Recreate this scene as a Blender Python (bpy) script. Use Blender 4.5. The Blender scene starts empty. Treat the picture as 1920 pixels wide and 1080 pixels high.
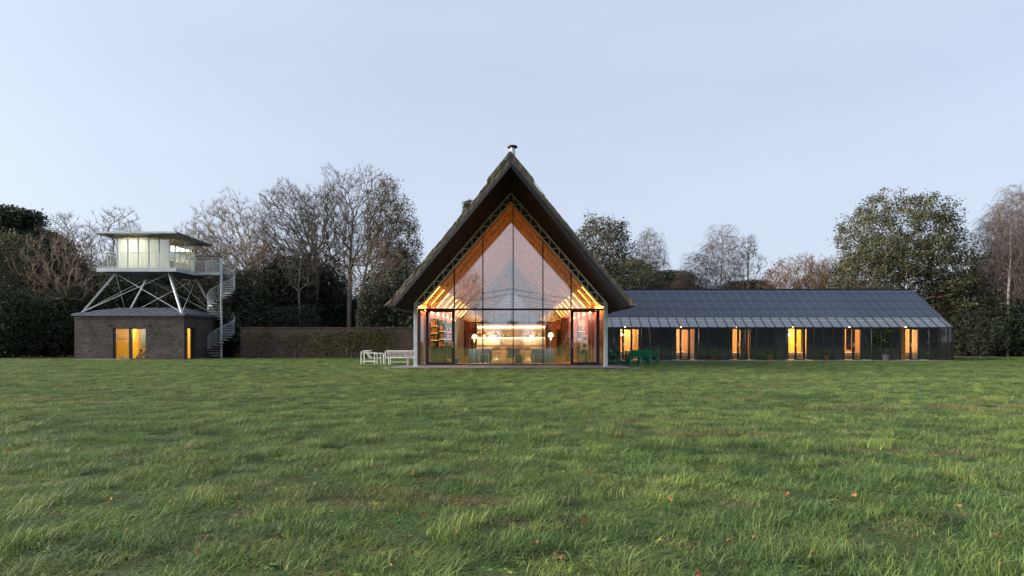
import bpy, math, random
import numpy as np
from mathutils import Vector, Matrix

scene = bpy.context.scene
COL = scene.collection
R = math.radians

# ------------------------------------------------------------------ camera
F, HX, HY, CAMH = 1100.0, 960.0, 638.0, 1.33       # focal length and horizon in photo pixels, eye height in metres
cam_d = bpy.data.cameras.new('camera')
cam_d.sensor_width = 36.0
cam_d.lens = F / 1920.0 * 36.0
cam_d.shift_y = (HY - 540.0) / 1920.0
cam_d.clip_start = 0.05
cam_d.clip_end = 2000.0
cam = bpy.data.objects.new('camera', cam_d)
cam.location = (0, 0, CAMH)
cam.rotation_euler = (R(90), 0, 0)
COL.objects.link(cam)
scene.camera = cam

# ------------------------------------------------------------------ sky, sun, exposure
SUN_EL, SUN_AZ = R(19), R(267)        # azimuth clockwise from +Y (the viewing direction): behind the camera, to the left
w = bpy.data.worlds.new('World')
scene.world = w
w.use_nodes = True
nt = w.node_tree
nt.nodes.clear()
sky = nt.nodes.new('ShaderNodeTexSky')
sky.sky_type = 'NISHITA'
sky.sun_disc = False
sky.sun_elevation = SUN_EL
sky.sun_rotation = SUN_AZ
sky.air_density = 1.0
sky.dust_density = 3.0
sky.ozone_density = 2.0
hs = nt.nodes.new('ShaderNodeHueSaturation')
hs.inputs['Saturation'].default_value = 0.68
hs.inputs['Value'].default_value = 1.0
mx = nt.nodes.new('ShaderNodeMix'); mx.data_type = 'RGBA'
mx.inputs[0].default_value = 0.55
mx.inputs[7].default_value = (4.95, 5.62, 6.95, 1)        # thin even high haze of dusk
bg = nt.nodes.new('ShaderNodeBackground')
bg.inputs['Strength'].default_value = 0.086
wo = nt.nodes.new('ShaderNodeOutputWorld')
wn = nt.nodes.new('ShaderNodeTexNoise'); wn.inputs['Scale'].default_value = 2.2; wn.inputs['Detail'].default_value = 5
wm = nt.nodes.new('ShaderNodeMapping'); wm.inputs['Scale'].default_value = (1.0, 1.0, 4.0)
wt = nt.nodes.new('ShaderNodeTexCoord')
wr = nt.nodes.new('ShaderNodeMapRange'); wr.inputs[1].default_value = .3; wr.inputs[2].default_value = .75; wr.inputs[3].default_value = .51; wr.inputs[4].default_value = .61
nt.links.new(wt.outputs['Generated'], wm.inputs['Vector']); nt.links.new(wm.outputs[0], wn.inputs['Vector'])
nt.links.new(wn.outputs['Fac'], wr.inputs[0]); nt.links.new(wr.outputs[0], mx.inputs[0])
nt.links.new(sky.outputs[0], hs.inputs['Color'])
nt.links.new(hs.outputs[0], mx.inputs[6])
nt.links.new(mx.outputs[2], bg.inputs['Color'])
nt.links.new(bg.outputs[0], wo.inputs['Surface'])

sd = bpy.data.lights.new('sun', 'SUN')
sd.energy = 5.0
sd.angle = R(40)
sd.color = (1.0, 0.90, 0.78)
sun = bpy.data.objects.new('sun', sd)
sdir = Vector((math.sin(SUN_AZ) * math.cos(SUN_EL), math.cos(SUN_AZ) * math.cos(SUN_EL), math.sin(SUN_EL)))
sun.rotation_euler = sdir.to_track_quat('Z', 'Y').to_euler()
sun.location = (-20, -30, 40)
COL.objects.link(sun)

scene.view_settings.view_transform = 'Standard'
scene.view_settings.look = 'None'
scene.view_settings.exposure = 1.0
scene.view_settings.gamma = 1.0
scene.view_settings.use_curve_mapping = False
scene.render.engine = 'CYCLES'
cy = scene.cycles
cy.use_denoising = True
cy.use_adaptive_sampling = False
cy.denoising_prefilter = 'ACCURATE'
cy.max_bounces = 8
cy.diffuse_bounces = 3
cy.glossy_bounces = 4
cy.transparent_max_bounces = 24
cy.transmission_bounces = 4
cy.sample_clamp_indirect = 4.0
cy.caustics_reflective = False
cy.caustics_refractive = False

# ------------------------------------------------------------------ materials
MATS = {}

def mat_base(name):
    m = bpy.data.materials.new(name)
    m.use_nodes = True
    nt = m.node_tree
    b = nt.nodes['Principled BSDF']
    MATS[name] = m
    return m, nt, b

def coords(nt, kind='Object', scale=(1, 1, 1), rot=(0, 0, 0)):
    tc = nt.nodes.new('ShaderNodeTexCoord')
    mp = nt.nodes.new('ShaderNodeMapping')
    mp.inputs['Scale'].default_value = scale
    mp.inputs['Rotation'].default_value = rot
    nt.links.new(tc.outputs[kind], mp.inputs['Vector'])
    return mp.outputs[0]

def noise(nt, vec, scale, detail=4, rough=0.6):
    n = nt.nodes.new('ShaderNodeTexNoise')
    n.inputs['Scale'].default_value = scale
    n.inputs['Detail'].default_value = detail
    n.inputs['Roughness'].default_value = rough
    if vec is not None:
        nt.links.new(vec, n.inputs['Vector'])
    return n.outputs['Fac']

def ramp(nt, fac, stops):
    r = nt.nodes.new('ShaderNodeValToRGB')
    el = r.color_ramp.elements
    while len(el) < len(stops):
        el.new(0.5)
    for e, (p, c) in zip(el, stops):
        e.position = p
        e.color = (*c, 1) if len(c) == 3 else c
    nt.links.new(fac, r.inputs[0])
    return r.outputs[0]

def bump(nt, b, h, strength=0.3, dist=0.02):
    n = nt.nodes.new('ShaderNodeBump')
    n.inputs['Strength'].default_value = strength
    n.inputs['Distance'].default_value = dist
    nt.links.new(h, n.inputs['Height'])
    nt.links.new(n.outputs[0], b.inputs['Normal'])

def pm(name, c1, c2=None, scale=3.0, rough=0.6, metal=0.0, bmp=0.0, stretch=(1, 1, 1), spec=0.5, lo=0.35, hi=0.65, bd=0.01):
    """Principled surface whose colour wanders between two tones."""
    m, nt, b = mat_base(name)
    b.inputs['Roughness'].default_value = rough
    b.inputs['Metallic'].default_value = metal
    b.inputs['Specular IOR Level'].default_value = spec
    c2 = c2 or tuple(min(1, x * 0.8) for x in c1)
    v = coords(nt, 'Object', stretch)
    f = noise(nt, v, scale)
    nt.links.new(ramp(nt, f, [(lo, c1), (hi, c2)]), b.inputs['Base Color'])
    if bmp:
        bump(nt, b, noise(nt, v, scale * 4), bmp, bd)
    return m

def island(name, stops, rough=0.6, trans=0.0, spec=0.3, dark=0.0):
    """Colour picked per leaf / blade / piece, so that neighbours differ."""
    m, nt, b = mat_base(name)
    g = nt.nodes.new('ShaderNodeNewGeometry')
    nt.links.new(ramp(nt, g.outputs['Random Per Island'], stops), b.inputs['Base Color'])
    b.inputs['Roughness'].default_value = rough
    b.inputs['Specular IOR Level'].default_value = spec
    if trans:
        b.inputs['Subsurface Weight'].default_value = 0
        tr = nt.nodes.new('ShaderNodeBsdfTranslucent')
        mxs = nt.nodes.new('ShaderNodeMixShader')
        mxs.inputs[0].default_value = trans
        out = nt.nodes['Material Output']
        nt.links.new(ramp(nt, g.outputs['Random Per Island'], stops), tr.inputs[0])
        nt.links.new(b.outputs[0], mxs.inputs[1])
        nt.links.new(tr.outputs[0], mxs.inputs[2])
        nt.links.new(mxs.outputs[0], out.inputs[0])
    return m

def emit(name, col, strength):
    m, nt, b = mat_base(name)
    b.inputs['Base Color'].default_value = (*col, 1)
    b.inputs['Emission Color'].default_value = (*col, 1)
    b.inputs['Emission Strength'].default_value = strength
    return m

def glass(name, base, tint=(1, 1, 1), rough=0.0):
    """Coated architectural glazing: clear, with a mirror that grows at grazing angles."""
    m, nt, b = mat_base(name)
    nt.nodes.remove(b)
    out = nt.nodes['Material Output']
    tr = nt.nodes.new('ShaderNodeBsdfTransparent'); tr.inputs[0].default_value = (*tint, 1)
    gl = nt.nodes.new('ShaderNodeBsdfGlossy'); gl.inputs['Roughness'].default_value = rough
    gl.inputs[0].default_value = (1, 1, 1, 1)
    lf = nt.nodes.new('ShaderNodeLayerWeight'); lf.inputs['Blend'].default_value = 0.5
    lw = nt.nodes.new('ShaderNodeMath'); lw.operation = 'POWER'; lw.inputs[1].default_value = 5.0
    nt.links.new(lf.outputs['Facing'], lw.inputs[0])
    ma = nt.nodes.new('ShaderNodeMath'); ma.operation = 'ADD'; ma.use_clamp = True
    ma.inputs[1].default_value = base
    mxs = nt.nodes.new('ShaderNodeMixShader')
    nt.links.new(lw.outputs[0], ma.inputs[0])
    nt.links.new(ma.outputs[0], mxs.inputs[0])
    nt.links.new(tr.outputs[0], mxs.inputs[1])
    nt.links.new(gl.outputs[0], mxs.inputs[2])
    # float-glass waviness
    v = coords(nt, 'Object')
    bn = nt.nodes.new('ShaderNodeBump'); bn.inputs['Strength'].default_value = 0.02; bn.inputs['Distance'].default_value = 0.05
    nt.links.new(noise(nt, v, 0.8, 1), bn.inputs['Height'])
    nt.links.new(bn.outputs[0], gl.inputs['Normal'])
    nt.links.new(mxs.outputs[0], out.inputs[0])
    return m

def brick_mat(name, c1, c2, mortar, fade=0.25):
    m, nt, b = mat_base(name)
    tc = nt.nodes.new('ShaderNodeTexCoord')
    sx = nt.nodes.new('ShaderNodeSeparateXYZ')
    nt.links.new(tc.outputs['Object'], sx.inputs[0])
    ad = nt.nodes.new('ShaderNodeMath'); ad.operation = 'ADD'
    nt.links.new(sx.outputs[0], ad.inputs[0]); nt.links.new(sx.outputs[1], ad.inputs[1])
    cx = nt.nodes.new('ShaderNodeCombineXYZ')
    nt.links.new(ad.outputs[0], cx.inputs[0]); nt.links.new(sx.outputs[2], cx.inputs[1])
    br = nt.nodes.new('ShaderNodeTexBrick')
    br.inputs['Scale'].default_value = 1.0
    br.inputs['Brick Width'].default_value = 0.225
    br.inputs['Row Height'].default_value = 0.075
    br.inputs['Mortar Size'].default_value = 0.010
    br.inputs['Color1'].default_value = (*c1, 1)
    br.inputs['Color2'].default_value = (*c2, 1)
    br.inputs['Mortar'].default_value = (*mortar, 1)
    br.inputs['Bias'].default_value = 0.0
    nt.links.new(cx.outputs[0], br.inputs['Vector'])
    mxc = nt.nodes.new('ShaderNodeMix'); mxc.data_type = 'RGBA'; mxc.blend_type = 'MULTIPLY'
    mxc.inputs[0].default_value = 1.0
    f = noise(nt, tc.outputs['Object'], 0.9, 6, 0.7)
    nt.links.new(br.outputs['Color'], mxc.inputs[6])
    nt.links.new(ramp(nt, f, [(0.3, (1 - fade, 1 - fade, 1 - fade)), (0.7, (1 + fade, 1 + fade * .9, 1 + fade * .8))]), mxc.inputs[7])
    nt.links.new(mxc.outputs[2], b.inputs['Base Color'])
    b.inputs['Roughness'].default_value = 0.85
    b.inputs['Specular IOR Level'].default_value = 0.25
    bump(nt, b, br.outputs['Fac'], -0.5, 0.01)
    return m

M = MATS
pm('galvanised', (0.60, 0.63, 0.65), (0.46, 0.49, 0.52), 5, 0.5, 0.15, 0.1)
pm('white_steel', (0.74, 0.73, 0.68), (0.66, 0.65, 0.61), 4, 0.45)
pm('truss_white', (0.86, 0.77, 0.64), (0.80, 0.70, 0.57), 4, 0.5)
pm('dark_frame', (0.018, 0.019, 0.023), (0.025, 0.026, 0.030), 4, 0.55, spec=0.3)
pm('black_board', (0.009, 0.010, 0.013), (0.013, 0.014, 0.018), 2, 0.85, 0, 0.15, (8, 8, 1), spec=0.12)
pm('black_panel', (0.016, 0.018, 0.024), (0.026, 0.028, 0.034), 1.2, 0.5, 0, 0.05)
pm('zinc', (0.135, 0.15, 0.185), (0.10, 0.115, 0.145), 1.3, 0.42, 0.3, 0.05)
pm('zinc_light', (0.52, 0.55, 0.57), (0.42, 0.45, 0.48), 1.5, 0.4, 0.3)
pm('solar_cell', (0.014, 0.024, 0.050), (0.020, 0.031, 0.058), 0.35, 0.30, 0, 0.0, spec=0.55)
pm('panel_edge', (0.22, 0.24, 0.27), (0.17, 0.185, 0.21), 3, 0.5)
pm('concrete', (0.36, 0.36, 0.35), (0.27, 0.27, 0.26), 2.5, 0.85, 0, 0.2)
pm('slate_paving', (0.10, 0.095, 0.105), (0.15, 0.14, 0.145), 2.2, 0.8, 0, 0.25)
pm('ply', (0.46, 0.235, 0.085), (0.36, 0.17, 0.055), 2.0, 0.55, 0, 0.05, (1, 1, 6))
pm('osb', (0.60, 0.37, 0.17), (0.46, 0.25, 0.10), 22.0, 0.65, 0, 0.1)
pm('yellow_wall', (0.72, 0.46, 0.06), (0.66, 0.40, 0.045), 1.0, 0.6)
pm('pink_paint', (0.60, 0.19, 0.32), (0.54, 0.16, 0.27), 2, 0.5)
pm('red_brown', (0.22, 0.075, 0.05), (0.17, 0.055, 0.04), 2, 0.6)
pm('green_back', (0.025, 0.14, 0.05), (0.03, 0.11, 0.045), 2, 0.6)
pm('green_plastic', (0.016, 0.22, 0.095), (0.018, 0.18, 0.08), 2, 0.3)
pm('blue_fabric', (0.12, 0.17, 0.34), (0.09, 0.135, 0.28), 7, 0.95, 0, 0.3)
pm('grey_fabric', (0.10, 0.105, 0.12), (0.07, 0.075, 0.09), 7, 0.95, 0, 0.3)
pm('white_wall', (0.78, 0.74, 0.66), (0.72, 0.68, 0.6), 1, 0.7)
pm('cream_linen', (0.72, 0.70, 0.62), (0.64, 0.62, 0.54), 6, 0.9)
pm('oak_floor', (0.33, 0.20, 0.10), (0.24, 0.14, 0.07), 1.5, 0.35, 0, 0.03, (1, 8, 1))
pm('pale_wood', (0.52, 0.38, 0.20), (0.42, 0.29, 0.14), 2, 0.5, 0, 0.05, (1, 1, 7))
pm('dark_wood', (0.06, 0.035, 0.022), (0.045, 0.026, 0.017), 2, 0.5)
pm('terracotta', (0.36, 0.10, 0.045), (0.27, 0.075, 0.035), 5, 0.8, 0, 0.1)
pm('pale_pot', (0.42, 0.36, 0.32), (0.34, 0.25, 0.21), 6, 0.8, 0, 0.1)
pm('log_bark', (0.16, 0.09, 0.05), (0.10, 0.06, 0.035), 8, 0.9, 0, 0.4)
pm('log_end', (0.60, 0.42, 0.22), (0.48, 0.32, 0.16), 12, 0.8)
island('pale_translucent', [(0, (0.86, 0.86, 0.80)), (1, (0.82, 0.83, 0.76))], 0.9, 0.7)
pm('bark_grey', (0.17, 0.15, 0.125), (0.095, 0.085, 0.07), 2.5, 0.9, 0, 0.4, (3, 3, 0.6))
pm('bark_pale', (0.30, 0.265, 0.215), (0.16, 0.14, 0.11), 2.5, 0.9, 0, 0.4, (3, 3, 0.6))
pm('bark_dark', (0.07, 0.06, 0.05), (0.045, 0.04, 0.034), 3, 0.9, 0, 0.4, (3, 3, 0.6))
pm('birch_bark', (0.36, 0.34, 0.31), (0.12, 0.105, 0.09), 2.6, 0.8, 0, 0.2, (1, 1, 5), lo=0.5, hi=0.66)
pm('twig_grey', (0.105, 0.085, 0.066), (0.075, 0.06, 0.046), 1.5, 0.9)
pm('twig_tan', (0.19, 0.145, 0.10), (0.14, 0.105, 0.075), 1.5, 0.9)
pm('twig_birch', (0.135, 0.105, 0.095), (0.10, 0.08, 0.072), 1.5, 0.9)
island('leaf_dark', [(0, (0.020, 0.028, 0.017)), (0.6, (0.038, 0.052, 0.028)), (1, (0.066, 0.08, 0.044))], 0.55, 0.1)
island('leaf_olive', [(0, (0.04, 0.052, 0.026)), (0.6, (0.068, 0.076, 0.036)), (1, (0.12, 0.115, 0.058))], 0.55, 0.15)
island('leaf_pine', [(0, (0.022, 0.034, 0.022)), (0.6, (0.038, 0.055, 0.032)), (1, (0.06, 0.075, 0.04))], 0.6, 0.1)
island('leaf_autumn', [(0, (0.10, 0.06, 0.02)), (0.5, (0.16, 0.10, 0.03)), (1, (0.12, 0.115, 0.04))], 0.6, 0.3)
island('leaf_rust', [(0, (0.10, 0.045, 0.025)), (0.5, (0.16, 0.075, 0.035)), (1, (0.22, 0.11, 0.05))], 0.7, 0.2)
island('leaf_pot', [(0, (0.05, 0.10, 0.028)), (0.6, (0.11, 0.19, 0.05)), (1, (0.20, 0.27, 0.09))], 0.45, 0.2)
island('leaf_ivy', [(0, (0.06, 0.07, 0.025)), (0.5, (0.13, 0.13, 0.045)), (1, (0.22, 0.18, 0.06))], 0.6, 0.2)
island('book_spines', [(0, (0.35, 0.06, 0.05)), (0.2, (0.7, 0.62, 0.5)), (0.4, (0.06, 0.16, 0.3)), (0.6, (0.75, 0.4, 0.08)), (0.8, (0.1, 0.12, 0.12)), (1, (0.8, 0.76, 0.7))], 0.6)
island('blade_dead', [(0, (0.10, 0.068, 0.038)), (0.5, (0.19, 0.14, 0.08)), (1, (0.30, 0.235, 0.14))], 0.7, 0.2)
island('fallen', [(0, (0.20, 0.08, 0.03)), (0.5, (0.30, 0.13, 0.045)), (1, (0.17, 0.10, 0.06))], 0.7, 0.2)
glass('gable_glass', 0.23, (0.97, 0.98, 0.97))
glass('wing_glass', 0.05, (0.97, 0.98, 0.98))
glass('cabin_glass', 0.15, (0.93, 0.98, 0.95))
glass('hut_glass', 0.05, (1, 1, 1))
brick_mat('brick_dark', (0.064, 0.054, 0.056), (0.135, 0.108, 0.104), (0.026, 0.024, 0.026), 0.42)
brick_mat('brick_garden', (0.062, 0.045, 0.039), (0.10, 0.070, 0.058), (0.06, 0.052, 0.048), 0.35)
brick_mat('brick_red', (0.30, 0.13, 0.075), (0.36, 0.17, 0.10), (0.2, 0.17, 0.14))
emit('light_streak', (1.0, 0.45, 0.07), 6.5)
emit('cove_light', (1.0, 0.50, 0.13), 38.0)
emit('warm_bulb', (1.0, 0.66, 0.30), 14.0)
emit('kitchen_light', (1.0, 0.80, 0.52), 4.5)
emit('shelf_glow', (1.0, 0.74, 0.40), 1.3)
emit('cabin_light', (1.0, 0.95, 0.82), 9.0)
emit('shade_glow', (1.0, 0.72, 0.40), 2.2)

def thatch_mat(name, base, stretch, sc):
    m, nt, b = mat_base(name)
    v = coords(nt, 'Object', stretch)
    f1 = noise(nt, v, sc, 6, 0.75)
    v2 = coords(nt, 'Object')
    f2 = noise(nt, v2, 0.8, 4, 0.6)
    a = ramp(nt, f1, [(0.3, tuple(x * 0.45 for x in base)), (0.5, base), (0.72, tuple(x * 1.55 for x in base))])
    c = ramp(nt, f2, [(0.3, (0.75, 0.76, 0.78)), (0.7, (1.15, 1.1, 1.02))])
    mxc = nt.nodes.new('ShaderNodeMix'); mxc.data_type = 'RGBA'; mxc.blend_type = 'MULTIPLY'; mxc.inputs[0].default_value = 1
    nt.links.new(a, mxc.inputs[6]); nt.links.new(c, mxc.inputs[7])
    nt.links.new(mxc.outputs[2], b.inputs['Base Color'])
    b.inputs['Roughness'].default_value = 1.0
    b.inputs['Specular IOR Level'].default_value = 0.1
    bump(nt, b, f1, 0.9, 0.05)
    return m
thatch_mat('thatch', (0.135, 0.118, 0.097), (1, 6, 1), 9)
thatch_mat('thatch_cut', (0.18, 0.156, 0.127), (1, 1, 1), 26)

def corrugated(name, c1, c2, sc):
    m, nt, b = mat_base(name)
    v = coords(nt, 'Object')
    wv = nt.nodes.new('ShaderNodeTexWave'); wv.bands_direction = 'Y'; wv.inputs['Scale'].default_value = sc
    wv.inputs['Distortion'].default_value = 0.2
    nt.links.new(v, wv.inputs['Vector'])
    nt.links.new(ramp(nt, wv.outputs['Fac'], [(0.1, c2), (0.5, c1)]), b.inputs['Base Color'])
    b.inputs['Roughness'].default_value = 0.55
    bump(nt, b, wv.outputs['Fac'], 0.2, 0.01)
    return m
corrugated('slat_ceiling', (0.50, 0.25, 0.085), (0.38, 0.18, 0.058), 3.2)

# ------------------------------------------------------------------ mesh helpers
ORIGIN = {}

class MB:
    def __init__(self):
        self.v, self.f, self.m = [], [], []
    def quad(self, pts, mi=0):
        n = len(self.v); self.v += [tuple(p) for p in pts]
        self.f.append(tuple(range(n, n + len(pts)))); self.m.append(mi)
        return self
    def box(self, x0, x1, y0, y1, z0, z1, mi=0):
        n = len(self.v)
        self.v += [(x0, y0, z0), (x1, y0, z0), (x1, y1, z0), (x0, y1, z0), (x0, y0, z1), (x1, y0, z1), (x1, y1, z1), (x0, y1, z1)]
        for q in ((0, 3, 2, 1), (4, 5, 6, 7), (0, 1, 5, 4), (1, 2, 6, 5), (2, 3, 7, 6), (3, 0, 4, 7)):
            self.f.append(tuple(n + i for i in q)); self.m.append(mi)
        return self
    def prism(self, poly, ext, mi=0):
        """closed polygon extruded along a vector"""
        n = len(self.v); k = len(poly); e = Vector(ext)
        self.v += [tuple(Vector(p)) for p in poly] + [tuple(Vector(p) + e) for p in poly]
        self.f.append(tuple(range(n, n + k))); self.m.append(mi)
        self.f.append(tuple(range(n + 2 * k - 1, n + k - 1, -1))); self.m.append(mi)
        for i in range(k):
            j = (i + 1) % k
            self.f.append((n + i, n + k + i, n + k + j, n + j)); self.m.append(mi)
        return self
    def bar(self, a, b, w, h=None, mi=0, up=(0, 0, 1)):
        a, b = Vector(a), Vector(b); d = (b - a).normalized(); h = w if h is None else h
        u = Vector(up)
        if abs(d.dot(u)) > 0.98: u = Vector((0, 1, 0))
        s = d.cross(u).normalized(); t = s.cross(d).normalized()
        poly = [a + s * (w / 2) * i + t * (h / 2) * j for i, j in ((-1, -1), (1, -1), (1, 1), (-1, 1))]
        return self.prism(poly, b - a, mi)
    def tube(self, pts, r, n=8, mi=0, cap=True, r1=None):
        pts = [Vector(p) for p in pts]; rings = []
        L = len(pts)
        for i, p in enumerate(pts):
            d = (pts[min(i + 1, L - 1)] - pts[max(i - 1, 0)]).normalized()
            u = Vector((0, 0, 1)) if abs(d.z) < 0.95 else Vector((1, 0, 0))
            s = d.cross(u).normalized(); t = s.cross(d)
            rr = r if r1 is None else r + (r1 - r) * i / max(1, L - 1)
            base = len(self.v)
            for k in range(n):
                a = 2 * math.pi * k / n
                self.v.append(tuple(p + s * math.cos(a) * rr + t * math.sin(a) * rr))
            rings.append(base)
        for a, b in zip(rings, rings[1:]):
            for k in range(n):
                self.f.append((a + k, a + (k + 1) % n, b + (k + 1) % n, b + k)); self.m.append(mi)
        if cap:
            self.f.append(tuple(rings[0] + k for k in range(n))); self.m.append(mi)
            self.f.append(tuple(rings[-1] + k for k in reversed(range(n)))); self.m.append(mi)
        return self
    def lathe(self, c, prof, n=16, mi=0):
        """profile [(radius, z)] turned round a vertical axis"""
        c = Vector(c); base = len(self.v)
        for r, z in prof:
            for k in range(n):
                a = 2 * math.pi * k / n
                self.v.append((c.x + r * math.cos(a), c.y + r * math.sin(a), c.z + z))
        for i in range(len(prof) - 1):
            for k in range(n):
                a = base + i * n; b = a + n
                self.f.append((a + k, a + (k + 1) % n, b + (k + 1) % n, b + k)); self.m.append(mi)
        self.f.append(tuple(base + k for k in reversed(range(n)))); self.m.append(mi)
        e = base + (len(prof) - 1) * n
        self.f.append(tuple(e + k for k in range(n))); self.m.append(mi)
        return self
    def build(self, name, mats, parent=None, smooth=False, bevel=0.0):
        me = bpy.data.meshes.new(name)
        off = ORIGIN.get(parent.name, Vector((0, 0, 0))) if parent else Vector((0, 0, 0))
        me.from_pydata([(x - off.x, y - off.y, z - off.z) for x, y, z in self.v], [], self.f)
        mats = mats if isinstance(mats, (list, tuple)) else [mats]
        for k in mats: me.materials.append(M[k])
        if len(mats) > 1: me.polygons.foreach_set('material_index', self.m)
        if smooth: me.polygons.foreach_set('use_smooth', [True] * len(self.f))
        me.update()
        o = bpy.data.objects.new(name, me)
        COL.objects.link(o)
        if parent:
            o.parent = parent
            ORIGIN[o.name] = off
        else:
            ORIGIN[o.name] = Vector((0, 0, 0))
        if bevel:
            bv = o.modifiers.new('bevel', 'BEVEL'); bv.width = bevel; bv.segments = 2; bv.limit_method = 'ANGLE'
        return o

def tag(o, label=None, cat=None, group=None, kind=None):
    if label: o['label'] = label
    if cat: o['category'] = cat
    if group: o['group'] = group
    if kind: o['kind'] = kind
    return o

def thing(name, label, cat, loc=(0, 0, 0), group=None):
    o = bpy.data.objects.new(name, None)
    o.empty_display_size = 0.3
    o.location = loc
    COL.objects.link(o)
    ORIGIN[o.name] = Vector(loc)
    return tag(o, label, cat, group)

def copy_tree(o, parent=None):
    c = o.copy(); COL.objects.link(c)
    if parent is not None: c.parent = parent
    for ch in list(o.children): copy_tree(ch, c)
    return c

def child_copy(o, loc):
    """another piece of the same mesh under the same parent, moved by loc"""
    c = o.copy(); COL.objects.link(c); c.location = Vector(o.location) + Vector(loc)
    return c

def PX(px, Y): return (px - HX) / F * Y
def PZ(py, Y): return CAMH + (HY - py) / F * Y

def mesh_np(name, V, faces, mats, mi=None, parent=None, smooth=False):
    V = np.asarray(V, dtype=np.float32); faces = np.asarray(faces, dtype=np.int32)
    k = faces.shape[1]
    me = bpy.data.meshes.new(name)
    me.vertices.add(len(V)); me.vertices.foreach_set('co', V.ravel())
    me.loops.add(faces.size); me.loops.foreach_set('vertex_index', faces.ravel())
    me.polygons.add(len(faces))
    me.polygons.foreach_set('loop_start', np.arange(0, faces.size, k, dtype=np.int32))
    for m in (mats if isinstance(mats, (list, tuple)) else [mats]): me.materials.append(M[m])
    if mi is not None: me.polygons.foreach_set('material_index', np.asarray(mi, dtype=np.int32))
    if smooth: me.polygons.foreach_set('use_smooth', np.ones(len(faces), dtype=bool))
    me.update(calc_edges=True)
    me.validate()
    return me

# ================================================================== ground
def lawn_colour(nt, vec):
    """wandering greens with straw-coloured streaks; shared by the soil sheet and the blades"""
    mp = nt.nodes.new('ShaderNodeMapping'); mp.inputs['Scale'].default_value = (0.45, 1.0, 1.0)
    nt.links.new(vec, mp.inputs['Vector'])
    f1 = noise(nt, mp.outputs[0], 0.55, 5, 0.62)
    base = ramp(nt, f1, [(0.32, (0.071, 0.124, 0.044)), (0.47, (0.110, 0.180, 0.060)), (0.62, (0.146, 0.216, 0.073)), (0.75, (0.174, 0.216, 0.080))])
    f3 = noise(nt, vec, 3.4, 3, 0.6)
    mot = nt.nodes.new('ShaderNodeMix'); mot.data_type = 'RGBA'; mot.blend_type = 'MULTIPLY'; mot.inputs[0].default_value = 1
    nt.links.new(base, mot.inputs[6])
    nt.links.new(ramp(nt, f3, [(0.28, (0.36, 0.42, 0.42)), (0.38, (0.74, 0.80, 0.80)), (0.5, (1.0, 1.0, 1.0)), (0.68, (1.40, 1.28, 1.15))]), mot.inputs[7])
    base = mot.outputs[2]
    mp2 = nt.nodes.new('ShaderNodeMapping'); mp2.inputs['Scale'].default_value = (0.16, 0.75, 1.0)
    mp2.inputs['Location'].default_value = (13.1, 4.2, 0)
    nt.links.new(vec, mp2.inputs['Vector'])
    f2 = noise(nt, mp2.outputs[0], 0.8, 6, 0.7)
    k = ramp(nt, f2, [(0.56, (0, 0, 0)), (0.70, (0.85, 0.85, 0.85))])
    mxc = nt.nodes.new('ShaderNodeMix'); mxc.data_type = 'RGBA'
    nt.links.new(k, mxc.inputs[0]); nt.links.new(base, mxc.inputs[6])
    mxc.inputs[7].default_value = (0.21, 0.155, 0.085, 1)
    return mxc.outputs[2]

m, nt_, b_ = mat_base('lawn_soil')
tc = nt_.nodes.new('ShaderNodeTexCoord')
c_ = lawn_colour(nt_, tc.outputs['Object'])
mu = nt_.nodes.new('ShaderNodeMix'); mu.data_type = 'RGBA'; mu.blend_type = 'MULTIPLY'; mu.inputs[0].default_value = 1
nt_.links.new(c_, mu.inputs[6])
nt_.links.new(ramp(nt_, noise(nt_, tc.outputs['Object'], 14, 5, 0.7), [(0.3, (0.30, 0.26, 0.24)), (0.7, (0.62, 0.58, 0.55))]), mu.inputs[7])
nt_.links.new(mu.outputs[2], b_.inputs['Base Color'])
b_.inputs['Roughness'].default_value = 0.95
b_.inputs['Specular IOR Level'].default_value = 0.1
bump(nt_, b_, noise(nt_, tc.outputs['Object'], 9, 6, 0.7), 0.8, 0.08)

g = MB()
xs = [-420, -120, -60, -30, 0, 30, 60, 120, 420]
ys = [-400, -120, -60, -20, 0, 20, 40, 60, 120, 420]
for i in range(len(xs) - 1):
    for j in range(len(ys) - 1):
        g.quad([(xs[i], ys[j], 0), (xs[i + 1], ys[j], 0), (xs[i + 1], ys[j + 1], 0), (xs[i], ys[j + 1], 0)])
gr = g.build('ground', 'lawn_soil'); tag(gr, kind='structure')

pm('leaf_litter', (0.075, 0.042, 0.027), (0.035, 0.027, 0.02), 3.0, 0.95, 0, 0.8, bd=0.06)
for nm, x0, x1, y0, y1 in (('woodland_floor', -75, -7.5, 43.6, 110), ('woodland_floor', 29.5, 95, 46.2, 110), ('woodland_floor', -75, -31.0, 41.3, 43.596)):
    q = MB().quad([(x0, y0, .004), (x1, y0, .004), (x1, y1, .004), (x0, y1, .004)]).build(nm, 'leaf_litter')
    tag(q, kind='structure')

# ================================================================== terrace
CX = -0.06
TZ = 0.06
t = MB().box(-5.62 + CX, 5.62 + CX, 27.14, 29.88, 0.0, TZ - 0.03).build('terrace', 'slate_paving'); tag(t, kind='structure')
rnd = random.Random(4)
slab = None
for i in range(12):
    for j in range(3):
        x0 = CX - 5.65 + i * 0.9417; y0 = 27.10 + j * 0.925
        o = MB().box(x0 + .006, x0 + .935, y0 + .006, y0 + .919, TZ - 0.029, TZ + rnd.uniform(-.003, .003)).build('paving_slab', 'slate_paving', t)
o = MB().box(CX - 6.05, CX - 5.66, 27.3, 27.75, 0.0, 0.035).build('paving_slab', 'concrete', t)
o = MB().box(CX + 5.66, CX + 6.25, 27.25, 27.7, 0.0, 0.035).build('paving_slab', 'concrete', t)

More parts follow.
